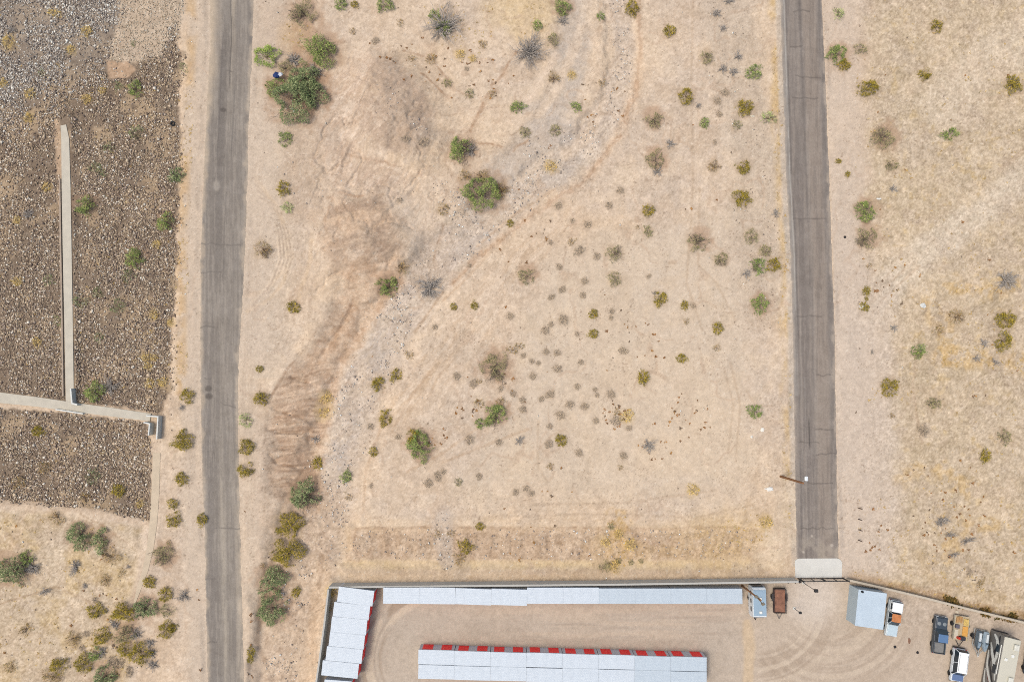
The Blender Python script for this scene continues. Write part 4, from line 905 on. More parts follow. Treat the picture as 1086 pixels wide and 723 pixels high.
def motorhome():
    # tail to the north (up), nose to the south
    L, W, H_ = 10.4, 2.5, 3.3; h = L/2; w2 = W/2
    NW = world(1066.5, 675.0, H_); NE = world(1083.0, 677.6, H_); SWd = world(1057.6, 723, H_)
    ax = (SWd-NW).normalized(); a = math.atan2(ax.y, ax.x)-math.pi/2
    c = (NW+NE)/2+ax*h; t = thing('motorhome', 'long beige motorhome with white swoosh graphics along its dark side', 'motorhome', (c.x, c.y, 0), a)
    # local +Y points south (nose); the west side is at local +X
    b = MB(); b.profile([(-h, .5), (-h+.1, .35), (h-.4, .35), (h, .8), (h-.05, 1.6), (h-.45, H_-.35), (h-.7, H_-.06), (-h+.15, H_-.06), (-h, H_-.3)], -w2, w2, bev=.05); b.build('body', mat('rv_grey', S(128, 124, 120), rough=.35, noise=.06, spec=.5), t)
    b = MB(); b.box(-w2+.03, w2-.03, -h+.1, h-.72, H_-.062, H_, bev=.025); b.build('roof', mat('rv_roof', S(214, 208, 192), rough=.7, noise=.05, nscale=.7), t)
    for y in (-h+1.25, .9):
        b = MB(); b.box(-.62-.35, .1-.35, y-.45, y+.45, H_, H_+.28, bev=.08); b.build('air_conditioner', mat('rv_ac', S(226, 222, 210), rough=.5), t)
    for x, y in ((-.35, -h+2.6), (.55, -h+3.3), (-.2, 2.9)):
        b = MB(); b.box(x-.22, x+.22, y-.22, y+.22, H_, H_+.12, bev=.04); b.build('roof_vent', mat('vent_white', S(242, 240, 234), rough=.4), t)
    WH = mat('swoosh_white', S(236, 234, 228), rough=.35, noise=.03); DK = mat('swoosh_dark', S(58, 56, 60), rough=.35); MR = mat('swoosh_maroon', S(122, 62, 52), rough=.35)
    x = w2
    for k, (m_, pts, wd) in enumerate([(DK, [(-h+.3, 2.4), (-3, 2.2), (-1, 1.2), (1, .8)], .55), (MR, [(-1.0, .7), (1.2, 1.2), (3.2, 2.4), (4.6, 2.8)], .30),
                    (WH, [(-h+.4, 1.2), (-4, 2.0), (-2.2, 2.4), (-.2, 1.9)], .42), (WH, [(-3.4, .8), (-1.8, 1.5), (0.2, 2.5), (1.6, 2.8)], .36), (WH, [(-2.2, .6), (.2, .9), (2.0, 1.9), (3.2, 2.7)], .30),
                    (WH, [(.6, .6), (2.4, .8), (3.6, 1.5), (4.3, 2.3)], .22), (DK, [(-.6, 1.2), (1.4, 2.1), (2.6, 2.8)], .28)]):
        cv = curve(pts); n = len(cv); b = MB(); side_ribbon(b, x+.003*(k+1), cv, [wd*(1.5 if m_ is WH else 1)*(.25+.75*math.sin(math.pi*min(1, (i+1)/n))) for i in range(n)], 1); b.build('swoosh', m_, t)
    for y0, y1 in ((-3.6, -2.5), (-.6, .7), (2.2, 3.2)):
        b = MB(); b.box(w2-.01, w2+.045, y0, y1, 2.0, 2.65, bev=.015); b.build('window', GLASS, t)
        b = MB(); b.box(-w2-.045, -w2+.01, y0, y1, 2.0, 2.65, bev=.015); b.build('window', GLASS, t)
    b = MB(); b.box(-w2+.3, w2-.3, -h-.03, -h+.05, 1.9, 2.7, bev=.015); b.build('rear_window', GLASS, t)
    b = MB(); b.box(-w2+.1, w2-.1, -h-.08, -h+.02, .4, .75, bev=.03); b.build('bumper', BLACK, t)
    b = MB(); b.loft([[(-w2+.1, h-.1, 1.62), (w2-.1, h-.1, 1.62), (w2-.1, h+.02, 1.62), (-w2+.1, h+.02, 1.62)], [(-w2+.15, h-.5, 2.8), (w2-.15, h-.5, 2.8), (w2-.15, h-.36, 2.8), (-w2+.15, h-.36, 2.8)]]); b.build('windshield', GLASS, t)
    for s in (-1, 1):
        for y in (h-1.5, -h+2.6): wheel(t, s*(w2-.14), y, .48, .28)
        b = MB(); b.box(s*(w2-.4)-.2, s*(w2-.4)+.2, h-.06, h+.03, .9, 1.15, bev=.02); b.build('headlight', LAMP_W, t)
    b = MB(); b.tube((w2+.06, -h+1.4, 2.98), (w2+.06, .6, 2.98), .07, n=8); b.build('awning', mat('awning_white', S(232, 230, 224)), t)
motorhome()
def jet_ski(label, off, base, yaw, col):
    t = thing('jet_ski', label, 'jet ski', base @ Vector((off, 0, 0)), yaw)
    z = .62; b = MB(); rings = []
    for y, wd, zl, zh in ((-1.45, .40, .1, .42), (-.9, .50, .0, .46), (0, .54, 0, .5), (.8, .42, .05, .52), (1.25, .24, .2, .5), (1.5, .05, .36, .46)):
        rings.append([(-wd, y, z+.28), (-wd*.55, y, z+zl), (wd*.55, y, z+zl), (wd, y, z+.28), (wd*.7, y, z+zh), (-wd*.7, y, z+zh)])
    b.loft(rings); b.build('hull', col, t)
    b = MB(); b.box(-.17, .17, -1.2, .1, z+.42, z+.74, bev=.08); b.build('seat', mat('jet_seat', S(214, 218, 222), rough=.5), t)
    b = MB(); b.loft([[(-.24, .1, z+.46), (.24, .1, z+.46), (.18, 1.15, z+.48), (-.18, 1.15, z+.48)], [(-.15, .16, z+.84), (.15, .16, z+.84), (.08, .85, z+.62), (-.08, .85, z+.62)]]); b.build('cowling', mat('jet_cowl', S(146, 164, 180), rough=.3), t)
    b = MB(); b.tube((-.36, .22, z+.9), (.36, .22, z+.9), .03, n=6); b.tube((0, .22, z+.8), (0, .22, z+.9), .04, n=6); b.build('handlebar', BLACK, t)
def jet_trailer():
    p, a = place(1037.3, 677.0, (-3.4, 24)); t = thing('boat_trailer', 'small silver trailer with pointed tongue under two jet skis', 'trailer', p, a)
    G = mat('galv_trailer', S(178, 180, 180), rough=.5)
    b = MB()
    for s in (-1, 1):
        b.tube((s*1.05, -1.5, .45), (s*1.05, .9, .45), .05, n=6); b.tube((s*1.05, .9, .45), (0, 2.3, .45), .05, n=6)
        for q in (.28, .78): b.box(s*q-.05, s*q+.05, -1.4, 1.0, .48, .6)
    for y in (-1.5, -.3, .9): b.tube((-1.05, y, .42), (1.05, y, .42), .045, n=6)
    b.tube((0, .9, .45), (0, 2.4, .45), .05, n=6); b.build('frame', G, t)
    b = MB(); b.tube((0, 2.3, .1), (0, 2.3, .7), .05, n=6); b.box(-.08, .08, 2.3, 2.6, .4, .52, bev=.03); b.build('tongue_jack', mat('jack_white', S(226, 226, 224)), t)
    for s in (-1, 1):
        wheel(t, s*1.22, -.4, .28, .18); b = MB(); b.box(s*1.22-.13, s*1.22+.13, -.8, 0, .57, .63, bev=.02); b.build('fender', BLACK, t)
    M = Matrix.Translation(p) @ Matrix.Rotation(a, 4, 'Z')
    # local +X is west because the nose points south
    jet_ski('black and grey jet ski on the left of the small trailer', .55, M, a, mat('jet_dark', S(84, 92, 98), rough=.3, noise=.1))
    jet_ski('pale blue grey jet ski on the right of the small trailer', -.52, M, a, mat('jet_pale', S(150, 164, 176), rough=.3, noise=.12))
jet_trailer()
def camper():
    L, W, H_ = 4.6, 2.0, 2.6; h = L/2; w2 = W/2
    c = (world(799.6, 624.6, H_)+world(811.9, 625.0, H_)+world(812.2, 654.2, H_)+world(799.8, 653.6, H_))/4
    t = thing('camper_trailer', 'small white camper trailer with grey roof under the timber pole', 'camper', (c.x, c.y, 0), math.pi)
    WHT = mat('camper_white', S(240, 244, 248), rough=.4, noise=.04)
    b = MB(); b.profile([(-h+.25, .4), (h-.3, .4), (h, .9), (h-.02, 1.5), (h-.22, H_-.12), (h-.4, H_-.04), (-h+.35, H_-.04), (-h+.1, H_-.3), (-h, 1.6), (-h, .8)], -w2, w2, bev=.04); b.build('body', WHT, t)
    b = MB(); b.box(-w2+.03, w2-.03, -h+.36, h-.42, H_-.042, H_, bev=.02); b.build('roof', mat('camper_roof', S(160, 182, 200), rough=.5, noise=.06, nscale=.8), t)
    for y in (-.65, 1.35):
        b = MB(); b.box(-.30, .12, y-.2, y+.2, H_, H_+.14, bev=.04); b.build('roof_vent', mat('vent_white', S(242, 240, 234)), t)
    for y0, y1 in ((-1.6, -.9), (-.4, .2), (.7, 1.4)):
        for s in (-1, 1):
            b = MB(); b.box(s*w2-.03, s*w2+.03, y0, y1, 1.4, 1.9, bev=.01); b.build('window', GLASS, t)
    b = MB(); b.box(-w2+.2, w2-.2, -h-.02, -h+.2, 1.3, 2.0, bev=.02); b.build('rear_window', GLASS, t)
    b = MB(); b.box(-w2+.1, w2-.1, -h-.02, -h+.3, .5, .9, bev=.02); b.build('bumper', BLACK, t)
    b = MB(); b.box(-w2+.25, w2-.25, h-.12, h-.02, 1.35, 1.95, bev=.01); b.build('front_window', GLASS, t)
    for s in (-1, 1): wheel(t, s*(w2-.08), -.2, .32, .2)
    b = MB(); b.tube((-.5, h-.3, .45), (0, h+.8, .45), .045, n=6); b.tube((.5, h-.3, .45), (0, h+.8, .45), .045, n=6); b.tube((0, h+.7, .05), (0, h+.7, .6), .05, n=6); b.build('tongue', BLACK, t)
camper()
def utility_trailer():
    p, a = place(825.0, 635.5, (0.2, 30)); t = thing('utility_trailer', 'open utility trailer with rust brown deck right of the camper', 'trailer', p, a)
    b = MB(); b.box(-.86, .86, -1.75, 1.7, .5, .58); b.build('deck', mat('rusty_deck', S(150, 106, 86), rough=.9, noise=.35, nscale=1.6, bump=.4), t)
    b = MB()
    for s in (-1, 1):
        b.box(s*.9-.04, s*.9+.04, -1.8, 1.75, .42, .62); b.box(s*.9-.03, s*.9+.03, -1.8, 1.75, .98, 1.04)
        for y in (-1.75, -.6, .6, 1.7): b.box(s*.9-.03, s*.9+.03, y-.03, y+.03, .62, .98)
    for y in (-1.8, 1.74):
        b.box(-.86, .86, y, y+.06, .42, .62); b.box(-.86, .86, y, y+.06, .98, 1.04)
    b.build('frame', mat('trailer_iron', S(62, 52, 50), noise=.2), t)
    b = MB(); b.box(-.8, .8, -1.95, -1.87, .6, 1.15); b.build('ramp_gate', mat('ramp_iron', S(74, 62, 60), noise=.2), t)
    for s in (-1, 1):
        wheel(t, s*1.08, -.55, .34, .2); b = MB(); b.box(s*1.08-.14, s*1.08+.14, -1.05, -.05, .68, .74, bev=.02); b.box(s*1.08-.14, s*1.08+.14, -.05, .0, .5, .73); b.build('fender', mat('fender_iron', S(70, 66, 66)), t)
    b = MB(); b.tube((-.5, 1.75, .45), (0, 2.75, .45), .045, n=6); b.tube((.5, 1.75, .45), (0, 2.75, .45), .045, n=6); b.tube((0, 2.7, .05), (0, 2.7, .55), .05, n=6); b.build('tongue', mat('tongue_grey', S(128, 120, 114)), t)
utility_trailer()
def loaded_trailer():
    p, a = place(1016.4, 664.6, (-2.6, 26)); t = thing('flatbed_trailer', 'timber decked flat trailer piled with boards beside the dark pickup', 'trailer', p, a)
    b = MB(); b.box(-1.1, 1.1, -1.85, 1.75, .55, .65); b.build('deck', mat('deck_boards', S(198, 176, 144), noise=.2, nscale=3, stretch=(4, .6, 1)), t)
    b = MB(); b.box(-1.14, -1.1, -1.9, 1.8, .45, .78); b.box(1.1, 1.14, -1.9, 1.8, .45, .78); b.box(-1.1, 1.1, -1.9, -1.86, .45, .78); b.build('side_rail', mat('rail_wood', S(206, 196, 176), noise=.1), t)
    for s in (-1, 1): wheel(t, s*1.27, -.5, .32, .2)
    b = MB(); b.tube((-.6, 1.75, .5), (0, 2.7, .5), .05, n=6); b.tube((.6, 1.75, .5), (0, 2.7, .5), .05, n=6); b.build('tongue', BLACK, t)
    M = Matrix.Translation(p) @ Matrix.Rotation(a, 4, 'Z')
    def load(name, label, cat, x0, x1, y0, y1, z0, z1, m, yaw=0.0, bev=.015, planks=0):
        b = MB()
        if planks:
            for k in range(planks):
                xa = x0+(x1-x0)*k/planks; xb = x0+(x1-x0)*(k+.9)/planks; j = random.uniform(-.08, .08); b.box(xa, xb, y0+j, y1+j, z0, z1+random.uniform(-.02, .02))
        else: b.box(x0, x1, y0, y1, z0, z1, bev=bev)
        o = b.build(name, m); o.location = M @ Vector(((0, 0, 0))); o.rotation_euler = (0, 0, a+yaw); return tag(o, label, cat)
    # local +X is west (left in the photo), +Y south
    load('panel', 'orange panel lying on the right side of the loaded trailer', 'panel', -1.0, -.2, -.4, 1.05, .655, .75, mat('orange_panel', S(226, 166, 84), noise=.12))
    load('plank_stack', 'stack of yellow tan planks across the upper right of the trailer', 'planks', -1.0, -.3, -1.5, -.5, .655, .82, mat('yellow_plank', S(224, 190, 112), noise=.15), .05, planks=4)
    load('plank_stack', 'weathered brown planks at the top left of the trailer', 'planks', .05, .95, -1.75, -.85, .655, .8, mat('brown_plank', S(190, 146, 96), noise=.2), -.04, planks=5)
    load('board', 'pale board lying along the left side of the trailer', 'board', .42, 1.0, .2, 1.6, .655, .73, mat('pale_board', S(214, 202, 182), noise=.1))
    load('tool_box', 'dark grey box on the left edge of the loaded trailer', 'tool box', .45, 1.02, -.55, .0, .655, 1.0, mat('grey_box', S(104, 98, 108), noise=.15), bev=.04)
    g = thing('generator', 'red and black engine machine at the lower end of the trailer', 'generator', M @ Vector((0, 1.38, .655)), a)
    b = MB(); b.box(-.55, .3, -.28, .28, 0, .5, bev=.08); b.build('engine', mat('engine_black', S(62, 60, 66)), g)
    b = MB(); b.tube((.45, 0, 0), (.45, 0, .55), .24, .2, 12); b.build('tank', mat('tank_red', S(208, 66, 44), rough=.35), g)
loaded_trailer()
# loose things lying about
def lump(name, label, cat, u, v, size, m, squash=.6, seed=1, sub=2):
    p = on_ground(u, v); bm = bmesh.new(); bmesh.ops.create_icosphere(bm, subdivisions=sub, radius=1.0); rr = random.Random(seed)
    for q in bm.verts:
        k = 1+rr.uniform(-.22, .22); q.co = Vector((q.co.x*size[0]*k, q.co.y*size[1]*k, max(q.co.z, -.3)*size[0]*squash*k))
    me = bpy.data.meshes.new(name); bm.to_mesh(me); bm.free(); me.materials.append(m); o = bpy.data.objects.new(name, me); COL.objects.link(o); o.location = p
    return tag(o, label, cat)
tb = thing('bundle', 'dark blue and white bundle caught in the tree by left road', 'bundle', on_ground(296, 83.5)+Vector((0, 0, 1.0)))
o1 = lump('tarp', None, None, 295, 83.5, (.6, .5), mat('navy_cloth', S(40, 62, 118), noise=.2), .7, 3); o1.parent = tb; o1.location = (0, 0, .1)
o2 = lump('sheet', None, None, 298, 82.5, (.42, .36), mat('white_cloth', S(222, 224, 232), noise=.1), .6, 4); o2.parent = tb; o2.location = (.55, .15, .15)
lump('sack', 'white torn plastic sack lying left of the timber street light', 'sack', 816.5, 518.5, (.55, .38), mat('white_sack', S(246, 242, 236), noise=.05), .45, 7)
lump('sack_scrap', 'narrow pointed white scrap beside the torn white sack', 'litter', 812.5, 518, (.3, .1), mat('white_sack', S(246, 242, 236)), .3, 8)
lump('rock', 'bright white rock below the lone olive bush near the right road', 'rock', 808.5, 455.5, (.32, .34), mat('white_rock', S(244, 238, 228), noise=.1), .6, 9)
lump('rock', 'small pale rock left of the bright white rock near right road', 'rock', 797, 463, (.22, .2), mat('white_rock', S(244, 238, 228)), .6, 10)
lump('rock', 'cream white rock on the upper lot between two olive bushes', 'rock', 798, 123.5, (.34, .22), mat('cream_rock', S(232, 218, 196), noise=.1), .6, 12)
lump('plastic_scrap', 'white torn plastic scrap on the shoulder right of the right road', 'litter', 914, 325, (.4, .25), mat('white_sack', S(246, 242, 236)), .3, 13)
lump('plastic_scrap', 'thin white scrap of litter above the paired bushes right of road', 'litter', 932, 211, (.45, .16), mat('white_sack', S(246, 242, 236)), .3, 14)
lump('rubble', 'pale rubble pile on the far right verge at the track fork', 'rubble', 979, 324, (.5, .4), mat('pale_rubble', S(222, 222, 218), noise=.15), .5, 15)
lump('rock', 'single dark stone on the pale shoulder right of the right road', 'rock', 896, 251.5, (.22, .22), mat('black_rock', S(44, 40, 40)), .7, 16)
lump('scrap_heap', 'small rust brown scrap heap on the yard left of the dark pickup', 'scrap', 964.3, 679, (.2, .42), mat('rust_scrap', S(140, 104, 84), noise=.3), .5, 17)
lump('bag', 'small black bag on the yard left of the rusty scrap', 'bag', 949, 685.5, (.22, .22), mat('black_bag', S(46, 44, 48)), .7, 18)
lump('bag', 'small black bag on the yard below the rusty scrap', 'bag', 973, 691.5, (.22, .2), mat('black_bag', S(46, 44, 48)), .7, 19)
lump('rock', 'pale round stone lying just above the loaded trailer', 'rock', 1015, 648.5, (.34, .24), mat('cream_rock', S(232, 218, 196)), .6, 20)
def tyre_thing(label, u, v):
    p = on_ground(u, v); b = MB(); n = 18
    prof = [(.2, .02), (.36, 0), (.42, .07), (.42, .16), (.36, .22), (.2, .2), (.2, .02)]
    b.loft([[(rr*math.cos(i*2*math.pi/n), rr*math.sin(i*2*math.pi/n), z) for i in range(n)] for rr, z in prof], cap=False)
    o = b.build('tyre', TYRE); o.location = p; tag(o, label, 'tyre')
tyre_thing('old black tyre on the dark rocks left of the left road', 183.5, 131.5)
# ================================================================== ROCKS, GRAVEL, GROUND COVER
def ico():
    bm = bmesh.new(); bmesh.ops.create_icosphere(bm, subdivisions=1, radius=1.0)
    v = np.array([q.co[:] for q in bm.verts]); f = np.array([[q.index for q in fc.verts] for fc in bm.faces]); bm.free(); return v, f
IV, IF = ico()
OV = np.array([(1, 0, 0), (-1, 0, 0), (0, 1, 0), (0, -1, 0), (0, 0, 1), (0, 0, -1)], float)
OF = np.array([(0, 2, 4), (2, 1, 4), (1, 3, 4), (3, 0, 4), (2, 0, 5), (1, 2, 5), (3, 1, 5), (0, 3, 5)])
def rot_mats(n, rg, flat=False):
    q = rg.normal(size=(n, 4)); q /= np.linalg.norm(q, axis=1)[:, None]
    w_, x, y, z = q.T
    return np.stack([np.stack([1-2*(y*y+z*z), 2*(x*y-z*w_), 2*(x*z+y*w_)], -1), np.stack([2*(x*y+z*w_), 1-2*(x*x+z*z), 2*(y*z-x*w_)], -1), np.stack([2*(x*z-y*w_), 2*(y*z+x*w_), 1-2*(x*x+y*y)], -1)], 1)
def rocks(name, label, cat, u, v, size, cols, seed, sink=.25, IV=OV, IF=OF):
    # eight-sided chips, each one bent differently
    rg = np.random.default_rng(seed); n = len(u)
    x, y, z = on_ground_np(u, v)
    sc = size[:, None]*np.stack([rg.uniform(.7, 1.3, n), rg.uniform(.7, 1.2, n), rg.uniform(.5, .9, n)], -1)
    base = IV[None]*1.15*(1+rg.uniform(-.3, .3, (n, len(IV), 1)))+rg.uniform(-.3, .3, (n, len(IV), 3))
    p = np.einsum('nij,nkj->nki', rot_mats(n, rg), base*sc[:, None, :])
    p[..., 2] *= .62
    p += np.stack([x, y, z+size*(.5-sink)], -1)[:, None, :]
    f = IF[None]+(np.arange(n)*len(IV))[:, None, None]
    c = np.repeat(cols, len(IV), axis=0)
    o = np_mesh(name, p.reshape(-1, 3), f.reshape(-1, 3), tinted('stone', rough=.9, amp=.12, scales=((5, .6),), spec=.2), c)
    return tag(o, label, cat, None, 'stuff')
def pal(n, rg, colors, weights, jit=.12):
    A = np.array([S(*c)[:3] for c in colors]); i = rg.choice(len(A), size=n, p=np.array(weights)/sum(weights))
    return A[i]*(1+rg.uniform(-jit, jit, (n, 1)))
def scatter_uv(n, box, rg, mask):
    u = rg.uniform(box[0], box[2], n); v = rg.uniform(box[1], box[3], n)
    k = mask(u, v); keep = rg.random(n) < k
    return u[keep], v[keep]
rg = np.random.default_rng(5)
def rip_mask(u, v):
    e = (fbm(u, v, 7, 61, 3)-.5)*7
    rr_ = np.random.default_rng(3).normal(0, 1, len(u))
    a = sdpoly(RIP_A, u, v)+e*1.6+(fbm(u, v, 22, 4, 4)-.5)*12+rr_*2.2 > 0; b_ = sdpoly(RIP_B, u, v)+e > 0
    pd = np.minimum(dline([(68.5, 131), (70.5, 200), (71.5, 260), (74.5, 430)], u, v)[0], dline([(-60, 412), (0, 421), (80, 431), (168, 444)], u, v)[0])
    pc_ = dline([(166, 462), (165, 540), (158, 590)], u, v)[0]
    soil = (sdpoly([(112, 64), (135, 66), (146, 74), (138, 82), (114, 84)], u, v) > -1)
    d2 = dline([(61, 130), (63, 180)], u, v)[0]
    return (a | b_)*(pd > 6.2)*(pc_ > 5.0)*(1-.93*soil)*(.35+.65*(d2 > 4))*(.25+.75*sstep(.36, .47, fbm(u, v, 20, 62, 4)))
u, v = scatter_uv(110000, (-45, -40, 200, 560), rg, rip_mask)
n = len(u); big = rg.random(n)
size = .085+.10*rg.random(n)**1.5+.10*(big > .965)
c1 = pal(n, rg, [(130, 110, 94), (152, 130, 110), (178, 156, 132), (204, 182, 156), (232, 220, 204), (108, 92, 84), (168, 148, 134)], [14, 18, 22, 22, 10, 12, 12])
c2 = pal(n, rg, [(132, 120, 112), (160, 148, 138), (192, 180, 168), (212, 202, 190), (236, 230, 220), (112, 102, 98)], [16, 22, 24, 20, 9, 13])
k = (sstep(170, 90, v+.55*u) > rg.random(n))[:, None]
rocks('riprap', 'brown and grey broken rock covering the slope left of the left road', 'rocks', u, v, size, np.where(k, c2, c1)*1.16, 6)
# pale gravel corner
u, v = scatter_uv(4200, (110, -40, 200, 68), rg, lambda u, v: sdpoly(GRAVEL_TOP, u, v)+(fbm(u, v, 8, 63, 2)-.5)*6 > 0)
n = len(u); rocks('gravel', 'pale fine gravel patch at the top beside the dark rocks', 'gravel', u, v, .06+.07*rg.random(n), pal(n, rg, [(222, 206, 184), (198, 178, 154), (176, 154, 130), (236, 226, 210)], [3, 3, 2, 1]), 7)
# stones of the wash, the ravine and the berm
def wash_mask(u, v):
    d, p = dline(WASH_MAIN, u, v); wid = np.interp(p, [0, .2, .35, .5, .7, .85, 1], [12, 14, 22, 30, 30, 20, 14])
    cl = sstep(.45, .66, fbm(u, v, 16, 64, 3))
    m = (1-sstep(wid*.5, wid*1.1, d))*(.05+.9*cl)
    d2, _ = dline([(590, 130), (600, 160), (590, 185), (570, 160)], u, v); m = np.maximum(m, (1-sstep(6, 22, d2))*.6*cl+.0)
    d3, _ = dline([(470, 205), (490, 222), (500, 240), (480, 215)], u, v); m = np.maximum(m, (1-sstep(5, 18, d3))*.9)
    d4, _ = dline([(335, 545), (322, 590), (312, 640), (298, 700), (295, 740)], u, v); m = np.maximum(m, (1-sstep(6, 24, d4))*.7*cl)
    d5, _ = dline([(298, 30), (308, 90), (305, 150), (318, 200), (330, 205)], u, v); m = np.maximum(m, (1-sstep(5, 18, d5))*.6*cl)
    d6, _ = dline([(400, 100), (430, 130), (440, 140)], u, v); m = np.maximum(m, (1-sstep(6, 26, d6))*.35*cl)
    sb = sdpoly(BERM, u, v); m = np.maximum(m, (sb > 0)*.22)
    d7, _ = dline([(468, 552), (472, 595)], u, v); m = np.maximum(m, (1-sstep(4, 12, d7))*.7)
    d8, _ = dline([(330, 540), (350, 560), (365, 590)], u, v); m = np.maximum(m, (1-sstep(4, 16, d8))*.5*cl)
    d9, _ = dline([(388, 385), (372, 420), (385, 455)], u, v); m = np.maximum(m, (1-sstep(8, 26, d9))*.5*cl)
    return m
u, v = scatter_uv(80000, (270, -30, 810, 735), rg, wash_mask)
n = len(u); rocks('gravel', 'loose grey and white stones strewn through the dry wash', 'gravel', u, v, .045+.15*rg.random(n)**3, pal(n, rg, [(214, 200, 188), (188, 174, 164), (164, 150, 142), (238, 230, 220), (252, 250, 246), (206, 182, 160)], [5, 5, 4, 4, 2.2, 3]), 8)
# east strip, verge stones, scattered singles
def east_mask(u, v):
    d, _ = dline([(762, -20), (770, 40), (765, 75), (785, 125), (800, 180), (800, 250), (812, 300), (805, 340)], u, v)
    m = (1-sstep(8, 30, d))*.6*sstep(.38, .6, fbm(u, v, 14, 65, 3))
    d2, _ = dline([(786, 296), (800, 305), (812, 310), (825, 312)], u, v); m = np.maximum(m, (1-sstep(2, 7, d2))*.9)
    d3, _ = dline([(905, 310), (912, 326)], u, v); m = np.maximum(m, (1-sstep(1, 4, d3))*1.0)
    d4, _ = dline([(985, 588), (992, 600), (1010, 604), (1040, 612)], u, v); m = np.maximum(m, (1-sstep(2, 8, d4))*.5)
    m = np.maximum(m, .012*(u > 905)*(v < 630)); m = np.maximum(m, .015*(sdpoly(YARD, u, v) < -3)*(u > 270)*(u < 825))
    m = np.maximum(m, .045*(u < 140)*(v > 545)); d5, _ = dline([(112, 650), (122, 690), (150, 715)], u, v); m = np.maximum(m, (1-sstep(4, 20, d5))*.15)
    d6 = lerp_at(ROAD_L_W, v)-u; m = np.maximum(m, (d6 > 14)*(d6 < 34)*.12*(fbm(u, v, 12, 66, 3) > .48)*(v < 545))
    wl = np.minimum(np.abs(lerp_at(ROAD_L_W, v)-u), np.minimum(np.abs(lerp_at(ROAD_L_E, v)-u), np.minimum(np.abs(lerp_at(ROAD_R_E, v)-u), np.abs(lerp_at(ROAD_R_W, v)-u))))
    inr = ((u > lerp_at(ROAD_L_W, v)-1)&(u < lerp_at(ROAD_L_E, v)+1))|((u > lerp_at(ROAD_R_W, v)-1)&(u < lerp_at(ROAD_R_E, v)+1)&(v < 612))
    return m*(~inr)
u, v = scatter_uv(90000, (-20, -30, 1110, 735), rg, east_mask)
n = len(u); rocks('gravel', 'small scattered stones on the sandy ground beyond the wash', 'gravel', u, v, .045+.12*rg.random(n)**3, pal(n, rg, [(204, 184, 164), (176, 156, 140), (146, 128, 114), (236, 224, 208), (250, 248, 242)], [5, 4, 3, 3, 1.3]), 9)

# dry grass and tiny dried weeds: countless, one object per kind
def tufts(name, label, cat, u, v, size, cols, seed, blades=7, tall=.6):
    rg = np.random.default_rng(seed); n = len(u); x, y, z = on_ground_np(u, v)
    k = blades; a = rg.uniform(0, 2*np.pi, (n, k)); L = size[:, None]*rg.uniform(.5, 1.1, (n, k)); hz = L*rg.uniform(.25, 1, (n, k))*tall
    wd = L*(.30 if tall > .8 else .16)+.01
    bx = x[:, None]+rg.normal(0, .2, (n, k))*size[:, None]; by = y[:, None]+rg.normal(0, .2, (n, k))*size[:, None]; bz = np.repeat(z[:, None]-.01, k, 1)
    px, py = -np.sin(a)*wd, np.cos(a)*wd; tx, ty = bx+np.cos(a)*L, by+np.sin(a)*L
    mxx, my = bx+np.cos(a)*L*.55, by+np.sin(a)*L*.55
    V_ = np.stack([np.stack([bx, by, bz], -1), np.stack([mxx+px, my+py, bz+hz*.75], -1), np.stack([tx, ty, bz+hz*.8], -1), np.stack([mxx-px, my-py, bz+hz*.75], -1)], 2).reshape(-1, 3)
    F_ = np.arange(len(V_)).reshape(-1, 4); c = np.repeat(cols, 4*k, axis=0)
    return tag(np_mesh(name, V_, F_, tinted('dry_stalk', rough=.9, amp=.1, scales=((4, .5),)), c), label, cat, None, 'stuff')
def not_made(u, v):
    inr = ((u > lerp_at(ROAD_L_W, v)-2)&(u < lerp_at(ROAD_L_E, v)+1))|((u > lerp_at(ROAD_R_W, v)-4)&(u < lerp_at(ROAD_R_E, v)+2)&(v < 612))
    return (~inr)*(sdpoly(YARD, u, v) < -3)
def grass_mask(u, v):
    g = fbm(u, v, 26, 67, 4); q = sstep(.45, .68, g)
    m = .16*q*(u > 905)+.30*q*(rip_mask(u, v) > .3)+.30*q*(u < 140)*(v > 545)
    m = np.maximum(m, (1-sstep(10, 55, np.hypot(u-555, (v-8)*1.3)))*.45*q)
    vg = lerp_at(ROAD_R_W, v)-u; m = np.maximum(m, (vg > 4)*(vg < 13)*(v < 560)*.5*sstep(.35, .6, fbm(u*3, v, 26, 10, 3)))
    wl = lerp_at(ROAD_L_W, v)-u; m = np.maximum(m, (wl > 14)*(wl < 27)*(v < 430)*.6*q)
    for ln, wd, k in (([(1000, 378), (1030, 376), (1086, 388)], 14, .5), ([(1010, 306), (1050, 306), (1086, 300)], 6, .6), ([(655, 556), (655, 592)], 14, .5), ([(905, 612), (985, 631), (1090, 657)], 9, .6), ([(760, 575), (800, 560)], 26, .3),
                      ([(310, 35), (330, 30), (318, 48)], 16, .4), ([(470, 5), (480, 30), (505, 45)], 26, .35), ([(985, 590), (1010, 618), (1060, 634)], 10, .35), ([(945, 575), (955, 560), (930, 590)], 12, .3)):
        d, _ = dline(ln, u, v); m = np.maximum(m, (1-sstep(wd*.3, wd, d))*k)
    return m*not_made(u, v)
u, v = scatter_uv(60000, (-20, -30, 1110, 735), rg, grass_mask)
n = len(u); tufts('grass', 'dry straw coloured grass patches on the desert ground', 'grass', u, v, .10+.2*rg.random(n), pal(n, rg, [(222, 190, 128), (206, 170, 104), (214, 190, 146), (190, 158, 104)], [4, 3, 3, 2]), 10)
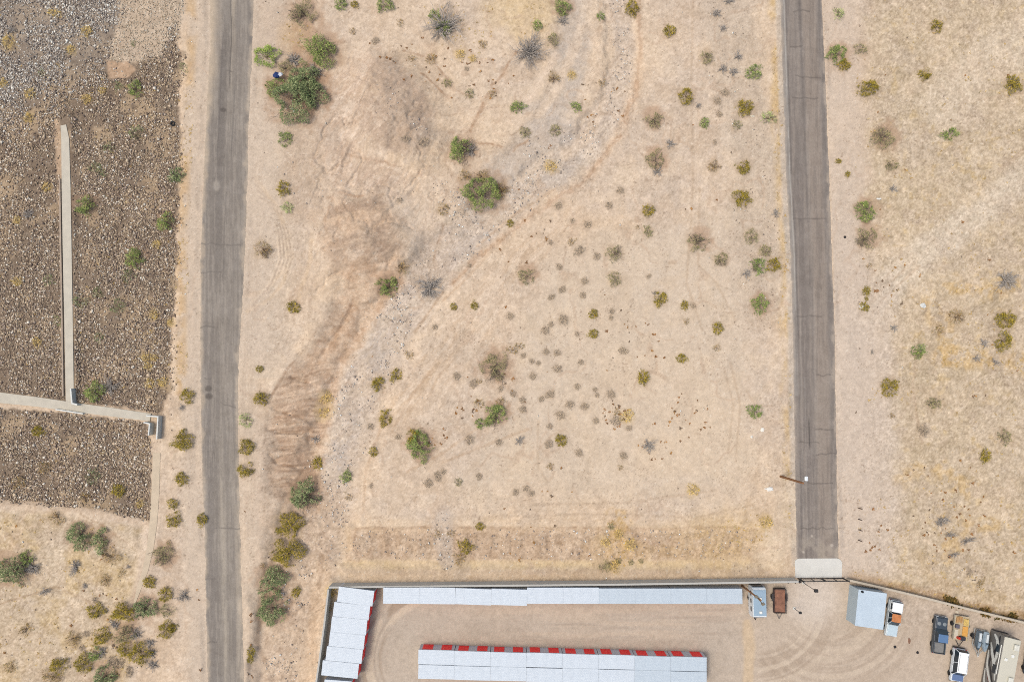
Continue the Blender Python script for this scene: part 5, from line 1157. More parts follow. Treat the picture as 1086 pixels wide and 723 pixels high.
def weed_mask(u, v):
    q = sstep(.55, .7, fbm(u, v, 12, 68, 3)); m = np.zeros_like(u)
    for cx, cy, r_, k in ((728, 435, 26, .5), (738, 455, 20, .4), (655, 440, 22, .6), (535, 400, 16, .5), (460, 460, 18, .5), (495, 430, 18, .35), (548, 425, 16, .35), (675, 350, 20, .35), (560, 250, 40, .08), (640, 330, 60, .06), (700, 470, 30, .2), (560, 560, 60, .04), (440, 60, 60, .08), (510, 85, 40, .2), (640, 110, 40, .12), (900, 560, 0, 0), (937, 560, 10, .9), (925, 580, 10, .8), (1000, 570, 40, .25), (1030, 560, 20, .35), (940, 300, 25, .25), (1010, 530, 50, .12), (690, 370, 30, .15), (590, 510, 30, .1)):
        if r_: m = np.maximum(m, (1-sstep(r_*.4, r_, np.hypot(u-cx, v-cy)))*k)
    m = np.maximum(m, .035*(u > 905)*q); m = np.maximum(m, .10*(u < 140)*(v > 545)*q)
    m = np.maximum(m, .012*(u > 380)*(u < 820)*(v < 600)*q); el = u-lerp_at(ROAD_L_E, v); m = np.maximum(m, (np.abs(el-8) < 3)*(v > 540)*.12); wl = lerp_at(ROAD_L_W, v)-u; m = np.maximum(m, (np.abs(wl-8) < 3)*(v > 540)*.14)
    return m*not_made(u, v)
u, v = scatter_uv(34000, (-20, -30, 1110, 735), rg, weed_mask)
n = len(u); tufts('ground_cover', 'tiny brown dried weeds dotted over the sandy lot', 'weeds', u, v, .13+.17*rg.random(n), pal(n, rg, [(170, 122, 78), (148, 110, 78), (188, 140, 86), (130, 108, 90)], [4, 3, 2, 2]), 12, blades=9, tall=.9)
def weed2(u, v):
    d, _ = dline([(1005, 636), (1022, 642), (1040, 648), (1075, 655)], u, v)
    return (1-sstep(2, 6, d))*.8*sstep(.42, .6, fbm(u, v, 10, 69, 3))
u, v = scatter_uv(5000, (985, 620, 1110, 665), rg, weed2)
n = len(u); tufts('ground_cover', 'dark olive weeds along the outer foot of the slanting wall', 'weeds', u, v, .14+.2*rg.random(n), pal(n, rg, [(112, 92, 50), (138, 108, 60), (98, 90, 52), (170, 134, 80)], [4, 3, 3, 2]), 13, blades=9, tall=1.0)
# ================================================================== SHRUBS AND TREES
LEAF = tinted('leaf', rough=.7, amp=.10, scales=((3, .5),), spec=.15)
TWIG = tinted('twig', rough=.9, amp=.15, scales=((6, .5),), spec=.1)
KINDS = {  # leaf colours, twig colour, height/radius, leaf length, sprigs per m2, litter
 'cr': dict(leaf=[(156, 136, 44), (134, 120, 44), (176, 152, 58), (114, 104, 46)], twig=(132, 112, 86), hr=.8, ls=.13, dens=78, name='creosote_bush'),
 'ol': dict(leaf=[(150, 142, 98), (136, 130, 94), (168, 156, 112), (128, 120, 88)], twig=(142, 126, 110), hr=.75, ls=.11, dens=56, name='desert_shrub'),
 'gr': dict(leaf=[(136, 148, 80), (122, 138, 74), (160, 168, 98), (110, 124, 72)], twig=(134, 118, 104), hr=.8, ls=.14, dens=66, name='green_shrub'),
 'mq': dict(leaf=[(134, 144, 98), (114, 128, 84), (164, 170, 122), (98, 110, 74)], twig=(122, 110, 98), hr=.85, ls=.15, dens=62, name='mesquite_tree'),
 'pg': dict(leaf=[(176, 182, 118), (158, 170, 106), (188, 192, 134)], twig=(150, 138, 108), hr=.65, ls=.12, dens=46, name='pale_shrub'),
 'lm': dict(leaf=[(150, 168, 80), (134, 156, 72), (168, 180, 98)], twig=(128, 124, 84), hr=.8, ls=.13, dens=80, name='green_shrub'),
 'lg': dict(leaf=[(130, 140, 92), (144, 148, 104), (118, 130, 86)], twig=(140, 126, 104), hr=.45, ls=.11, dens=26, name='green_weed'),
 'br': dict(leaf=[(172, 140, 88), (150, 122, 80), (140, 126, 82)], twig=(142, 118, 96), hr=.75, ls=.11, dens=34, name='desert_shrub'),
 'ys': dict(leaf=[(214, 182, 104), (198, 168, 104), (222, 194, 130)], twig=(196, 168, 116), hr=.55, ls=.11, dens=48, name='grass_tuft'),
 'dd': dict(leaf=[], twig=(178, 168, 160), hr=.5, ls=.0, dens=0, name='dead_bush'),
 'bw': dict(leaf=[(176, 156, 134), (162, 144, 124), (188, 168, 142)], twig=(150, 136, 124), hr=.5, ls=.09, dens=90, name='grey_shrub'),
}
def tubes(paths, radii, nseg=4):
    """many thin branches in one array: paths list of (k,3)"""
    Vs, Fs = [], []; o = 0
    for p, rr in zip(paths, radii):
        k = len(p)
        for i in range(k):
            d = p[min(i+1, k-1)]-p[max(i-1, 0)]; d = d/(np.linalg.norm(d)+1e-9)
            a = np.cross(d, (0.3, .2, 1.)); a /= np.linalg.norm(a)+1e-9; b = np.cross(d, a)
            for j in range(nseg):
                t = 2*math.pi*j/nseg; Vs.append(p[i]+(a*math.cos(t)+b*math.sin(t))*rr[i])
        for i in range(k-1):
            for j in range(nseg):
                q = o+i*nseg; Fs.append((q+j, q+(j+1) % nseg, q+nseg+(j+1) % nseg, q+nseg+j))
        o += k*nseg
    return np.array(Vs), np.array(Fs)
def branch(a, b, rg, k=5, bow=.15):
    a = np.array(a, float); b = np.array(b, float); t = np.linspace(0, 1, k)[:, None]; L = np.linalg.norm(b-a)
    p = a+(b-a)*t; w_ = np.sin(t*np.pi)*L*bow; p = p+w_*np.array([rg.normal(0, .5), rg.normal(0, .5), .7]); p[1:-1] += rg.normal(0, L*.03, (k-2, 3)); return p
def shrub_arrays(R_, kind, rg, el=1.0, dead=0.0):
    """foliage verts/faces/cols and stems verts/faces for one plant of radius R_ metres"""
    K = KINDS[kind]; hgt = R_*K['hr']
    ph = rg.uniform(0, 6.28, 5); am = rg.uniform(.04, .16, 5)
    outline = lambda a: 1+sum(am[i]*np.cos((i+2)*a+ph[i]) for i in range(5))
    def P(a, q, zf):
        rr = R_*q*outline(a); return np.stack([rr*np.cos(a)*el, rr*np.sin(a)/el, hgt*zf], -1)
    paths, rads = [], []; Vl = Fl = Cl = None
    nm = int(np.clip(7+R_*5, 7, 22)) if kind != 'dd' else int(np.clip(14+R_*11, 14, 46))
    thick = (.008+.010*min(R_, 2.0))*(2.6 if kind == 'dd' else 1)
    ends = []
    da = rg.uniform(0, 6.28)
    for i in range(nm):                                   # main stems and their side twigs
        a = i*2.399963+rg.normal(0, .3); q = math.sqrt((i+.5)/nm)*rg.uniform(.75, 1.0)
        c = P(a, q, math.sqrt(max(.05, 1-q*q*.92))*rg.uniform(.5, .95)); p = branch(np.array([rg.normal(0, .05*R_), rg.normal(0, .05*R_), -.08]), c, rg)
        paths.append(p); rads.append(np.linspace(thick*rg.uniform(.8, 1.4), thick*.45, len(p)))
        for _ in range(2 if kind != 'dd' else 7):
            t0 = p[rg.integers(1, len(p))]; dr = (c-p[0])/(np.linalg.norm(c-p[0])+1e-6); e = t0+dr*.22*R_+rg.normal(0, .14*R_, 3)*np.array([1, 1, .5]); e[2] = min(max(e[2], .03), hgt)
            paths.append(branch(t0, e, rg, 3, .08)); rads.append(np.linspace(thick*.55, thick*.25, 3))
    for i in range(int(dead*nm*2.0)):                      # bare wood on the dead side
        a = da+rg.normal(0, .7); c = P(a, rg.uniform(.7, 1.12), rg.uniform(.1, .7)); p = branch((0, 0, 0), c, rg); paths.append(p); rads.append(np.linspace(thick*1.5, thick*.6, len(p)))
        for _ in range(6):
            t0 = p[rg.integers(2, len(p))]; e = t0+rg.normal(0, .17*R_, 3)*np.array([1, 1, .6]); e[2] = max(e[2], .02); paths.append(branch(t0, e, rg, 3, .1)); rads.append(np.linspace(thick*.9, thick*.35, 3))
    if K['leaf']:
        A = np.array([S(*c)[:3] for c in K['leaf']])*LEAF_GAIN
        ns = int(max(16, K['dens']*math.pi*R_*R_)); a = rg.uniform(0, 6.28, ns); q = np.sqrt(rg.uniform(.0, 1, ns))
        # gaps: clumps of sprigs with open places between them
        gap = fbm(10+np.cos(a)*q*3.2, 10+np.sin(a)*q*3.2, 1.25 if R_ > 1.2 else 1.7, int(rg.integers(1, 9999)), 3)
        ok = gap > np.quantile(gap, .30 if R_ > .95 else .06); a, q, gap = a[ok], q[ok], gap[ok]
        if dead > 0 and R_ > .7:
            dd_ = np.abs((a-da+math.pi) % (2*math.pi)-math.pi); ok = rg.random(len(a)) > dead*.9*(dd_ < .9)*(q > .25); a, q, gap = a[ok], q[ok], gap[ok]
        ns = len(a); zf = np.sqrt(np.clip(1-q*q*.93, .06, 1))*rg.uniform(.35, 1.05, ns)*(.75+.5*gap)
        base = P(a, q*.92, zf); out = np.stack([np.cos(a), np.sin(a), .55+0*a], -1)+rg.normal(0, .55, (ns, 3)); out /= np.linalg.norm(out, axis=1)[:, None]
        L = K['ls']*rg.uniform(1.6, 3.2, (ns, 1))*(1 if R_ > .7 else .75)
        nl = 9; t = rg.uniform(0, 1, (ns, nl, 1)); pos = base[:, None]+out[:, None]*L[:, None]*t+rg.normal(0, .32, (ns, nl, 3))*K['ls']*(1.15-t*.5)
        d = out[:, None]*.8+rg.normal(0, .6, (ns, nl, 3)); d /= np.linalg.norm(d, axis=-1)[..., None]
        up = np.array([0, 0, 1.0])+rg.normal(0, .45, (ns, nl, 3)); w_ = np.cross(d, up); w_ /= np.linalg.norm(w_, axis=-1)[..., None]+1e-6
        s = K['ls']*rg.uniform(.45, .95, (ns, nl, 1)); gn = (gap-gap.min())/(np.ptp(gap)+1e-6); tint = A[rg.integers(0, len(A), ns)]*(.72+.26*rg.random((ns, 1))+.34*gn[:, None])  # thicker, higher clumps painted lighter, a highlight put into the leaf colour
        col = tint[:, None]*rg.uniform(.85, 1.15, (ns, nl, 1)); pos = pos.reshape(-1, 3); ok = pos[:, 2] > .02
        pos = pos[ok]; d = d.reshape(-1, 3)[ok]*s.reshape(-1, 1)[ok]; w_ = w_.reshape(-1, 3)[ok]*s.reshape(-1, 1)[ok]*.34; col = col.reshape(-1, 3)[ok]; n = len(pos)
        Vl = np.stack([pos-d*.5, pos+w_, pos+d*.5, pos-w_], 1).reshape(-1, 3); Fl = np.arange(4*n).reshape(-1, 4); Cl = np.repeat(col, 4, axis=0)
    Vt, Ft = tubes(paths, rads); tw = np.array(S(*K['twig'])[:3])*1.15; Ct = np.repeat(tw[None], len(Vt), 0)*rg.uniform(.8, 1.2, (len(Vt), 1))
    return Vl, Fl, Cl, Vt, Ft, Ct
LEAF_GAIN = 1.5
LIB = {}
def unit_plant(kind, k):
    """small plants: shared meshes of radius 1, one mesh each (too small in the photo to show parts)"""
    if (kind, k) not in LIB:
        rg = np.random.default_rng(hash(kind) % 1000+k if False else sum(map(ord, kind))*7+k)
        Vl, Fl, Cl, Vt, Ft, Ct = shrub_arrays(.75, kind, rg)
        if Vl is not None: V_ = np.vstack([Vl, Vt]); F_ = np.vstack([Fl, Ft+len(Vl)]); C_ = np.vstack([Cl, Ct])
        else: V_, F_, C_ = Vt, Ft, Ct
        LIB[(kind, k)] = np_mesh(KINDS[kind]['name'], V_/.75, F_, LEAF, C_, link=False)
    return LIB[(kind, k)]
GROUPS = {'lm': 'bright green shrubs', 'cr': 'olive yellow creosote bushes', 'ol': 'grey olive shrubs', 'gr': 'bright green shrubs', 'mq': 'grey green trees', 'pg': 'pale green shrubs', 'lg': 'green weeds on the rocks', 'br': 'brownish shrubs', 'ys': 'yellow dry grass tufts', 'dd': 'dead grey bushes', 'bw': 'small grey domed shrubs'}
CATS = {'mq': 'tree', 'ys': 'grass tuft', 'lg': 'weed'}
def plant(u, v, r, kind, label, el=1.0, rot=None, dead=0.0):
    p = on_ground(u, v); K = KINDS[kind]; seed = int(u*31+v*17) % 99991; rg = np.random.default_rng(seed)
    # the crown stands above the ground: shift the foot so that the crown's middle matches the map
    R_ = r*.15*(.86 if kind == 'bw' else .94 if r >= 6.6 and kind != 'dd' else 1)*(.92 if v > 600 and u < 200 else 1); hmid = R_*K['hr']*.5; q = world(u, v, p.z+hmid); p = Vector((q.x, q.y, float(ground_z(q.x, q.y))))
    rz = rg.uniform(0, 6.28) if rot is None else rot
    if r < 6.6:
        me = unit_plant(kind, seed % 4); o = bpy.data.objects.new(K['name'], me); COL.objects.link(o); o.location = p; o.rotation_euler = (0, 0, rz); o.scale = (R_*el, R_/el, R_)
        return tag(o, label, CATS.get(kind, 'bush'), GROUPS[kind])
    Vl, Fl, Cl, Vt, Ft, Ct = shrub_arrays(R_, kind, rg, el, dead)
    if Vl is None:
        o = np_mesh(K['name'], Vt, Ft, TWIG, Ct); o.location = p; o.rotation_euler = (0, 0, rz); return tag(o, label, 'bush', GROUPS[kind])
    t = thing(K['name'], label, CATS.get(kind, 'bush'), p, rz, GROUPS[kind])
    np_mesh('crown' if kind == 'mq' else 'foliage', Vl, Fl, LEAF, Cl, parent=t)
    np_mesh('trunk' if kind == 'mq' else 'stems', Vt, Ft, TWIG, Ct, parent=t)
    return t

# map place, radius, kind, label ('' = worked out from its neighbours), landmark name, elongation, rotation, dead share
P_ = [
 # ---- beside the left road, upper part
 (282, 59, 13.5, 'lm', 'round bright lime green shrub touching the right edge of the left road', 'the lime green roadside shrub', 1, 0, 0),
 (336, 53, 21, 'gr', 'spreading green tree at the upper right end of the big thicket', None, 1, 0, .4),
 (321, 82, 17, 'mq', 'grey green crown in the middle of the big thicket', None, 1, 0, .2),
 (313, 104, 27, 'mq', 'largest grey green tree at the bottom of the big thicket', 'the big roadside thicket', 1.0, 0, .1),
 (327, 99, 19, 'mq', 'grey green crown at the right side of the big thicket', None, 1, 0, .1),
 (292, 92, 11, 'gr', 'green shrub at the left foot of the big thicket', None, 1, 0, 0),
 (334, 76, 10, 'dd', 'dark bare bush on the right flank of the big thicket', None, 1, 0, 0),
 (311, 63, 9, 'dd', 'bare grey bush in the gap at the top of the thicket', None, 1, 0, 0),
 (303, 72, 9, 'ol', 'dull brown green bush between the lime shrub and the thicket', None, 1, 0, .3),
 (321, 14, 16, 'ol', 'dusty grey green bush at the top edge right of the left road', 'the dusty bush at the top edge', 1.05, 0, .6),
 (302, 147, 8, 'gr', 'lone small green shrub below the big thicket', 'the lone shrub below the thicket', 1, 0, 0),
 (361, 5, 6, 'gr', '', None, 1, 0, 0), (376, 5, 4, 'cr', '', None, 1, 0, 0),
 (301, 200, 8, 'cr', 'compact mustard bush by the pale turnout right of the left road', 'the mustard bush by the turnout', 1, 0, 0),
 (305, 220, 6, 'pg', 'pale faded green tuft just below the mustard bush', None, 1, 0, 0),
 (278, 264, 10, 'br', 'brown and olive bush alone on the pale turnout', 'the brown bush on the turnout', 1, 0, .5),
 (311, 326, 6, 'cr', '', None, 1.1, 0, 0),
 # ---- upper middle
 (408, 5, 9, 'gr', 'green bush cut by the top edge above the brown dome', None, 1.2, 0, 0),
 (471, 26, 24, 'dd', 'wide dead grey bush ringed by yellow grass near the top edge', 'the wide dead bush', 1.1, 0, 0),
 (470, 29, 9, 'gr', 'green sprouts in the heart of the wide dead grey bush', None, 1, 0, 0),
 (461, 17, 6, 'gr', 'small green sprout at the upper left of the wide dead bush', None, 1, 0, 0),
 (488, 158, 14, 'gr', 'green bush with dead grey right side above the wash', 'the half dead green bush', 1, 0, .8),
 (500, 159, 9, 'dd', 'dead grey twigs against the right side of the green bush', None, .8, 0, 0),
 (511, 204, 21, 'gr', 'largest bright green bush in the middle beside white stones', 'the largest bright green bush', 1.1, -.5, .3),
 (493, 186, 7, 'br', 'small brown bush up and left of the largest green bush', None, 1, 0, .3),
 (511, 187, 8, 'br', 'rusty brown shrub at the top of the largest green bush', None, 1, 0, .3),
 (532, 203, 9, 'br', 'brown withered shrub at the right of the largest green bush', None, 1.1, .4, .6),
 (470, 222, 6, 'br', '', None, 1, 0, 0),
 (549, 113, 8, 'gr', 'small green shrub on the bank below the blue grey bush', 'the green shrub on the bank', 1.2, 0, 0),
 (557, 140, 6, 'ol', '', None, 1, 0, 0),
 (561, 54, 20, 'dd', 'large blue grey dead bush at the edge of the upper wash', 'the blue grey dead bush', .95, 0, 0),
 (596, 8, 10, 'gr', 'dark green bush at the top edge beside the wash', 'the dark bush at the top of wash', 1, 0, .2),
 (597, 22, 7, 'dd', 'bare grey bush below the dark green bush at top', None, 1, 0, 0),
 (586, 42, 8, 'ol', 'dull green shrub in the wash right of the blue grey bush', None, 1, 0, 0),
 (570, 27, 5, 'gr', '', None, 1, 0, 0), (637, 17, 4, 'gr', '', None, 1, 0, 0), (611, 113, 5, 'gr', '', None, 1.3, 0, 0), (589, 138, 6, 'ol', '', None, 1, 0, 0),
 (606, 80, 4.5, 'ys', '', None, 1, 0, 0), (584, 176, 6, 'ys', '', None, 1, 0, 0), (587, 82, 7, 'br', 'low brown bush on pale sand left of the wash', None, 1.2, 0, .4), (638, 88, 4, 'br', '', None, 1, 0, 0),
 (671, 9, 9, 'cr', 'orange olive bush at the top edge right of the wash', 'the orange bush at the top edge', 1, 0, .2),
 (710, 33, 6, 'cr', '', None, 1, 0, 0),
 (693, 127, 10, 'ol', 'fuzzy olive bush right of the wash bend', 'the fuzzy bush at the wash bend', 1.1, 0, .4),
 (695, 169, 11, 'ol', 'broad olive bush below the fuzzy bush at the wash bend', 'the broad olive bush', 1, 0, .3),
 (711, 152, 6, 'dd', '', None, 1.2, 0, 0), (697, 182, 6, 'dd', '', None, 1.2, 0, 0),
 (728, 102, 9, 'cr', 'narrow upright mustard bush left of the grey stony strip', 'the narrow mustard bush', .85, 0, 0),
 # ---- strip along the right road, left side
 (760, 14, 6, 'dd', '', None, 1, 0, 0), (773, 1, 6, 'dd', '', None, 1.3, 0, 0), (767, 30, 5, 'dd', '', None, 1, 0, 0),
 (750, 61, 8, 'ol', 'grey olive bush at the left of the upper stony strip', 'the grey olive bush of stony strip', 1, 0, .3),
 (783, 60, 6, 'dd', '', None, 1, 0, 0), (767, 73, 6, 'dd', '', None, 1, 0, 0), (778, 76, 6, 'dd', '', None, 1.1, 0, 0),
 (800, 76, 9, 'gr', 'oval green bush on the gravel left of the right road', 'the oval green bush', 1.15, .4, 0),
 (769, 98, 5, 'bw', '', None, 1, 0, 0), (761, 107, 5, 'bw', '', None, 1, 0, 0), (763, 121, 4, 'bw', '', None, 1, 0, 0), (741, 112, 4, 'dd', '', None, 1, 0, 0), (758, 151, 3, 'bw', '', None, 1.2, 0, 0),
 (790, 114, 10, 'cr', 'leafy yellow olive bush below the oval green bush', 'the leafy yellow olive bush', 1.15, .3, 0),
 (815, 125, 8, 'pg', 'pale ghostly green shrub close to the right road', None, 1.1, 0, .3),
 (747, 130, 5, 'gr', '', None, 1, 0, 0), (782, 133, 5, 'ol', '', None, 1, 0, 0),
 (788, 177, 8, 'cr', 'mustard bush halfway up the lot near the right road', None, 1, 0, 0), (757, 177, 7, 'br', 'faint brown bush left of a mustard bush, upper right lot', None, 1, 0, .4),
 (787, 210, 10, 'cr', 'round golden bush left of the right road', 'the round golden bush', 1, 0, 0),
 (740, 257, 11, 'ol', 'thin grey brown bush on flat ground, left of the paired shrubs', 'the thin grey brown bush', 1, 0, .8),
 (765, 275, 8, 'ol', 'small twiggy bush below and right of the thin grey brown bush', None, 1, 0, .6),
 (797, 251, 8, 'ol', 'olive bush above the cluster of green shrubs by the road', None, 1, 0, 0),
 (812, 266, 6.7, 'ol', 'upper small shrub of the green cluster by the right road', None, 1, 0, .2),
 (804, 282, 9, 'gr', 'left green shrub of the cluster by the right road', 'the green cluster by the right road', 1.1, 0, .4),
 (821, 281, 8, 'cr', 'right olive shrub of the cluster by the right road', None, 1, 0, 0),
 (792, 290, 6, 'dd', '', None, 1, 0, 0), (823, 226, 5, 'dd', '', None, 1.2, 0, 0),
 (806, 323, 10, 'gr', 'green bush beside the line of pale stones, left of the road', 'the green bush by the pale stones', 1, 0, 0),
 (761, 348, 5.5, 'cr', '', None, 1, 0, 0),
 (801, 436, 8, 'gr', 'lone dark olive bush left of the right road, mid height', 'the lone dark olive bush', 1, 0, 0),
 # ---- right of the right road
 (888, 57, 11, 'gr', 'green bush against the right edge of the right road', 'the green bush against the road edge', 1, 0, 0),
 (895, 69, 6.7, 'cr', 'small mustard bush under the green bush at the road edge', None, 1, 0, 0),
 (913, 52, 7, 'ol', 'small grey green bush right of the road edge bush', None, .85, 0, 0),
 (890, 15, 7, 'pg', 'pale dusty green shrub at the top right of the right road', None, 1.3, 0, .3),
 (921, 93, 11, 'cr', 'two toned olive and yellow bush right of the right road', 'the two toned bush', 1.15, .2, 0),
 (993, 28, 7, 'cr', 'small round mustard bush near the top right', 'the round bush near the top right', 1, 0, 0),
 (981, 79, 7, 'cr', 'small olive bush below the round bush near the top right', None, 1.1, .3, .2),
 (937, 146, 13, 'ol', 'wide grey and green bush right of the right road', 'the wide grey and green bush', 1.1, .2, .4),
 (1007, 142, 8, 'gr', 'small wide olive bush on bare ground at upper right', 'the wide bush on bare ground', 1.25, .1, 0),
 (1076, 89, 10, 'cr', 'olive bush at the far right edge near the top', 'the bush at the top right edge', 1.05, 0, 0),
 (946, 175, 7, 'ol', 'faint olive bush below the wide grey and green bush', None, 1, 0, .4),
 (889, 171, 3, 'cr', '', None, 1, 0, 0), (899, 185, 3, 'cr', '', None, 1, 0, 0),
 (918, 224, 12, 'gr', 'upper of two stacked dark green bushes right of the road', 'the stacked pair of green bushes', 1, 0, .2),
 (920, 252, 12, 'ol', 'lower greyer one of two stacked bushes right of the road', None, 1, 0, .5),
 (947, 200, 5, 'dd', '', None, 1, 0, 0), (922, 282, 3, 'br', '', None, 1, 0, 0),
 (919, 309, 4.5, 'cr', '', None, 1, 0, 0), (917, 325, 4.5, 'cr', '', None, 1, 0, 0), (919, 317, 2.2, 'cr', '', None, 1, 0, 0),
 (1068, 297, 13, 'dd', 'spiky dark grey dead bush near the right edge', 'the spiky dead bush', 1, 0, 0),
 (1015, 336, 9, 'br', 'soft olive brown bush at the end of the grassy line', 'the soft olive brown bush', 1, 0, .2),
 (1068, 338, 11, 'cr', 'upper of two olive bushes near the right edge, mid height', 'the olive bushes at the right edge', 1, 0, 0),
 (1065, 362, 10, 'cr', 'lower of two olive bushes near the right edge, mid height', None, 1.2, 0, 0),
 (1044, 364, 6, 'dd', '', None, 1, 0, 0), (996, 350, 5, 'br', '', None, 1.2, 0, 0), (948, 348, 5, 'dd', '', None, 1, 0, 0), (1036, 380, 5, 'dd', '', None, 1, 0, 0), (1056, 384, 5, 'dd', '', None, 1.3, 0, 0),
 (975, 372, 8, 'gr', 'olive bush on dark soil patch right of the wide shoulder', 'the bush on the dark soil patch', 1, 0, .2),
 (944, 411, 10, 'cr', 'bright golden bush alone on the right shoulder', 'the golden shoulder bush', 1, 0, 0),
 (992, 427, 8, 'ol', 'flat grey olive bush right of the golden shoulder bush', None, 1.3, 0, .3),
 (979, 456, 7.5, 'bw', 'pale grey twiggy bush below the flat olive bush', None, 1, 0, .3),
 (1066, 464, 8, 'ol', 'dull olive bush near the right edge, lower part', 'the dull bush near the right edge', 1, 0, .2),
 (1045, 483, 6, 'cr', '', None, 1.1, 0, 0), (946, 441, 3, 'br', '', None, 1, 0, 0), (925, 373, 3, 'dd', '', None, 1.2, 0, 0),
 (1000, 552, 7, 'dd', 'dark low dead bush on the rough ground above parked vehicles', 'the low dead bush above the vehicles', 1.4, 0, 0), (1027, 573, 6, 'dd', '', None, 1.8, .3, 0), (1012, 588, 5, 'dd', '', None, 1.6, .4, 0), (1008, 567, 5, 'dd', '', None, 1.3, 0, 0), (996, 555, 4, 'dd', '', None, 1, 0, 0), (1040, 618, 4, 'br', '', None, 1.5, 0, 0), (1028, 607, 4, 'bw', '', None, 1.3, 0, 0),
 # ---- middle lot
 (411, 303, 13, 'gr', 'green bush at the mouth of the gully under the brown dome', 'the green bush at the gully', 1.1, .3, .5),
 (427, 284, 8, 'br', 'brown olive bush at the lower right foot of the brown dome', None, 1, 0, .3),
 (455, 305, 15, 'dd', 'sprawling dead grey bush in the middle of the wash', 'the dead bush in the wash', 1, 0, 0),
 (481, 325, 3.5, 'cr', '', None, 1, 0, 0), (503, 324, 4, 'cr', '', None, 1, 0, 0), (541, 237, 3.5, 'cr', '', None, 1, 0, 0), (498, 282, 2.5, 'bw', '', None, 1, 0, 0),
 (541, 335, 4.5, 'bw', '', None, 1, 0, 0), (461, 347, 3.5, 'bw', '', None, 1, 0, 0), (424, 212, 3.5, 'bw', '', None, 1, 0, 0), (430, 147, 5, 'bw', '', None, 1, 0, 0), (449, 150, 6, 'bw', '', None, 1, 0, 0),
 (474, 88, 5, 'ol', '', None, 1, 0, 0), (488, 58, 5, 'ys', '', None, 1, 0, 0), (512, 47, 5, 'br', '', None, 1, 0, 0), (501, 62, 4, 'ys', '', None, 1, 0, 0), (424, 24, 4, 'br', '', None, 1, 0, 0), (398, 44, 5, 'bw', '', None, 1.2, 0, 0), (374, 33, 4, 'br', '', None, 1, 0, 0), (437, 62, 4, 'br', '', None, 1, 0, 0), (457, 62, 6, 'br', '', None, 1, 0, 0), (498, 99, 5, 'ol', '', None, 1, 0, 0), (522, 100, 4, 'br', '', None, 1, 0, 0), (495, 73, 3, 'bw', '', None, 1, 0, 0),
 (559, 293, 9.5, 'ol', 'round olive bush standing alone in the centre of the lot', 'the round olive bush at centre', 1, 0, 0),
 (688, 223, 7, 'cr', 'upper of two small olive bushes on bare upper lot', 'the two small bushes on bare lot', 1, 0, 0), (687, 245, 5.5, 'ol', '', None, 1.2, 0, 0),
 (651, 269, 9, 'ol', 'grey olive fuzzy bush above a rounder one, central lot', 'the fuzzy bush of the central lot', 1, 0, .5),
 (652, 296, 8.5, 'ol', 'rounder olive bush below the grey fuzzy one, central lot', 'the rounder bush of the central lot', 1, 0, 0),
 (700, 317, 8, 'cr', 'yellow olive bush with a bare right side, central lot', 'the yellow bush of the central lot', 1.05, 0, .2),
 (646, 218, 4.5, 'bw', '', None, 1, 0, 0), (623, 238, 4.5, 'bw', '', None, 1, 0, 0), (614, 266, 6, 'bw', '', None, 1.2, .6, 0), (606, 256, 4, 'br', '', None, 1.2, .6, 0), (633, 272, 4.5, 'bw', '', None, 1, 0, 0), (629, 333, 4.5, 'cr', '', None, 1, 0, 0), (629, 354, 4.8, 'cr', '', None, 1, 0, 0),
 (620, 298, 4.5, 'bw', '', None, 1, 0, 0), (618, 313, 4, 'bw', '', None, 1, 0, 0), (597, 339, 6.2, 'bw', '', None, 1, 0, 0), (578, 350, 4.8, 'bw', '', None, 1, 0, 0), (584, 344, 3.5, 'bw', '', None, 1, 0, 0), (596, 307, 4.5, 'bw', '', None, 1.2, 0, 0), (585, 315, 4, 'bw', '', None, 1.4, .5, 0), (726, 324, 4.5, 'cr', '', None, 1, 0, 0), (735, 324, 3.5, 'bw', '', None, 1, 0, 0), (694, 311, 3, 'dd', '', None, 1, 0, 0),
 (592, 218, 4.5, 'bw', '', None, 1, 0, 0), (658, 202, 4.5, 'bw', '', None, 1, 0, 0), (649, 330, 3.5, 'bw', '', None, 1, 0, 0), (648, 337, 3, 'bw', '', None, 1, 0, 0), (593, 283, 4, 'bw', '', None, 1.2, 0, 0), (584, 257, 3, 'bw', '', None, 1, 0, 0), (607, 234, 3, 'bw', '', None, 1, 0, 0), (728, 341, 3.5, 'br', '', None, 1, 0, 0), (612, 354, 3, 'bw', '', None, 1, 0, 0), (688, 293, 3, 'bw', '', None, 1.2, 0, 0), (676, 241, 2.5, 'br', '', None, 1, 0, 0),
 (524, 389, 16, 'ol', 'large grey and green bush left of centre, in a brown dotted patch', 'the large grey and green bush', .95, 0, .5),
 (526, 440, 12, 'gr', 'green bush with brown top below the large grey and green bush', 'the green bush with the brown top', 1, 0, .3), (510, 450, 6.8, 'gr', 'small green shrub tucked at the lower left of the green bush', None, .9, 0, 0), (531, 426, 5, 'br', '', None, 1, 0, 0),
 (445, 474, 15, 'gr', 'vivid green bush alone on the lower left lot', 'the vivid green bush', .95, 0, .2),
 (439, 463, 8, 'cr', 'yellow olive shrub against the top of the vivid green bush', None, 1, 0, 0),
 (401, 407, 8, 'cr', 'lower left of two mustard bushes by the wash stones', 'the mustard pair by the wash', 1, 0, .2), (420, 398, 7, 'cr', 'upper right of two mustard bushes by the wash stones', None, .9, 0, .2),
 (409, 443, 8.5, 'cr', 'golden upright bush below the mustard pair by the wash', 'the golden upright bush', .9, 0, 0),
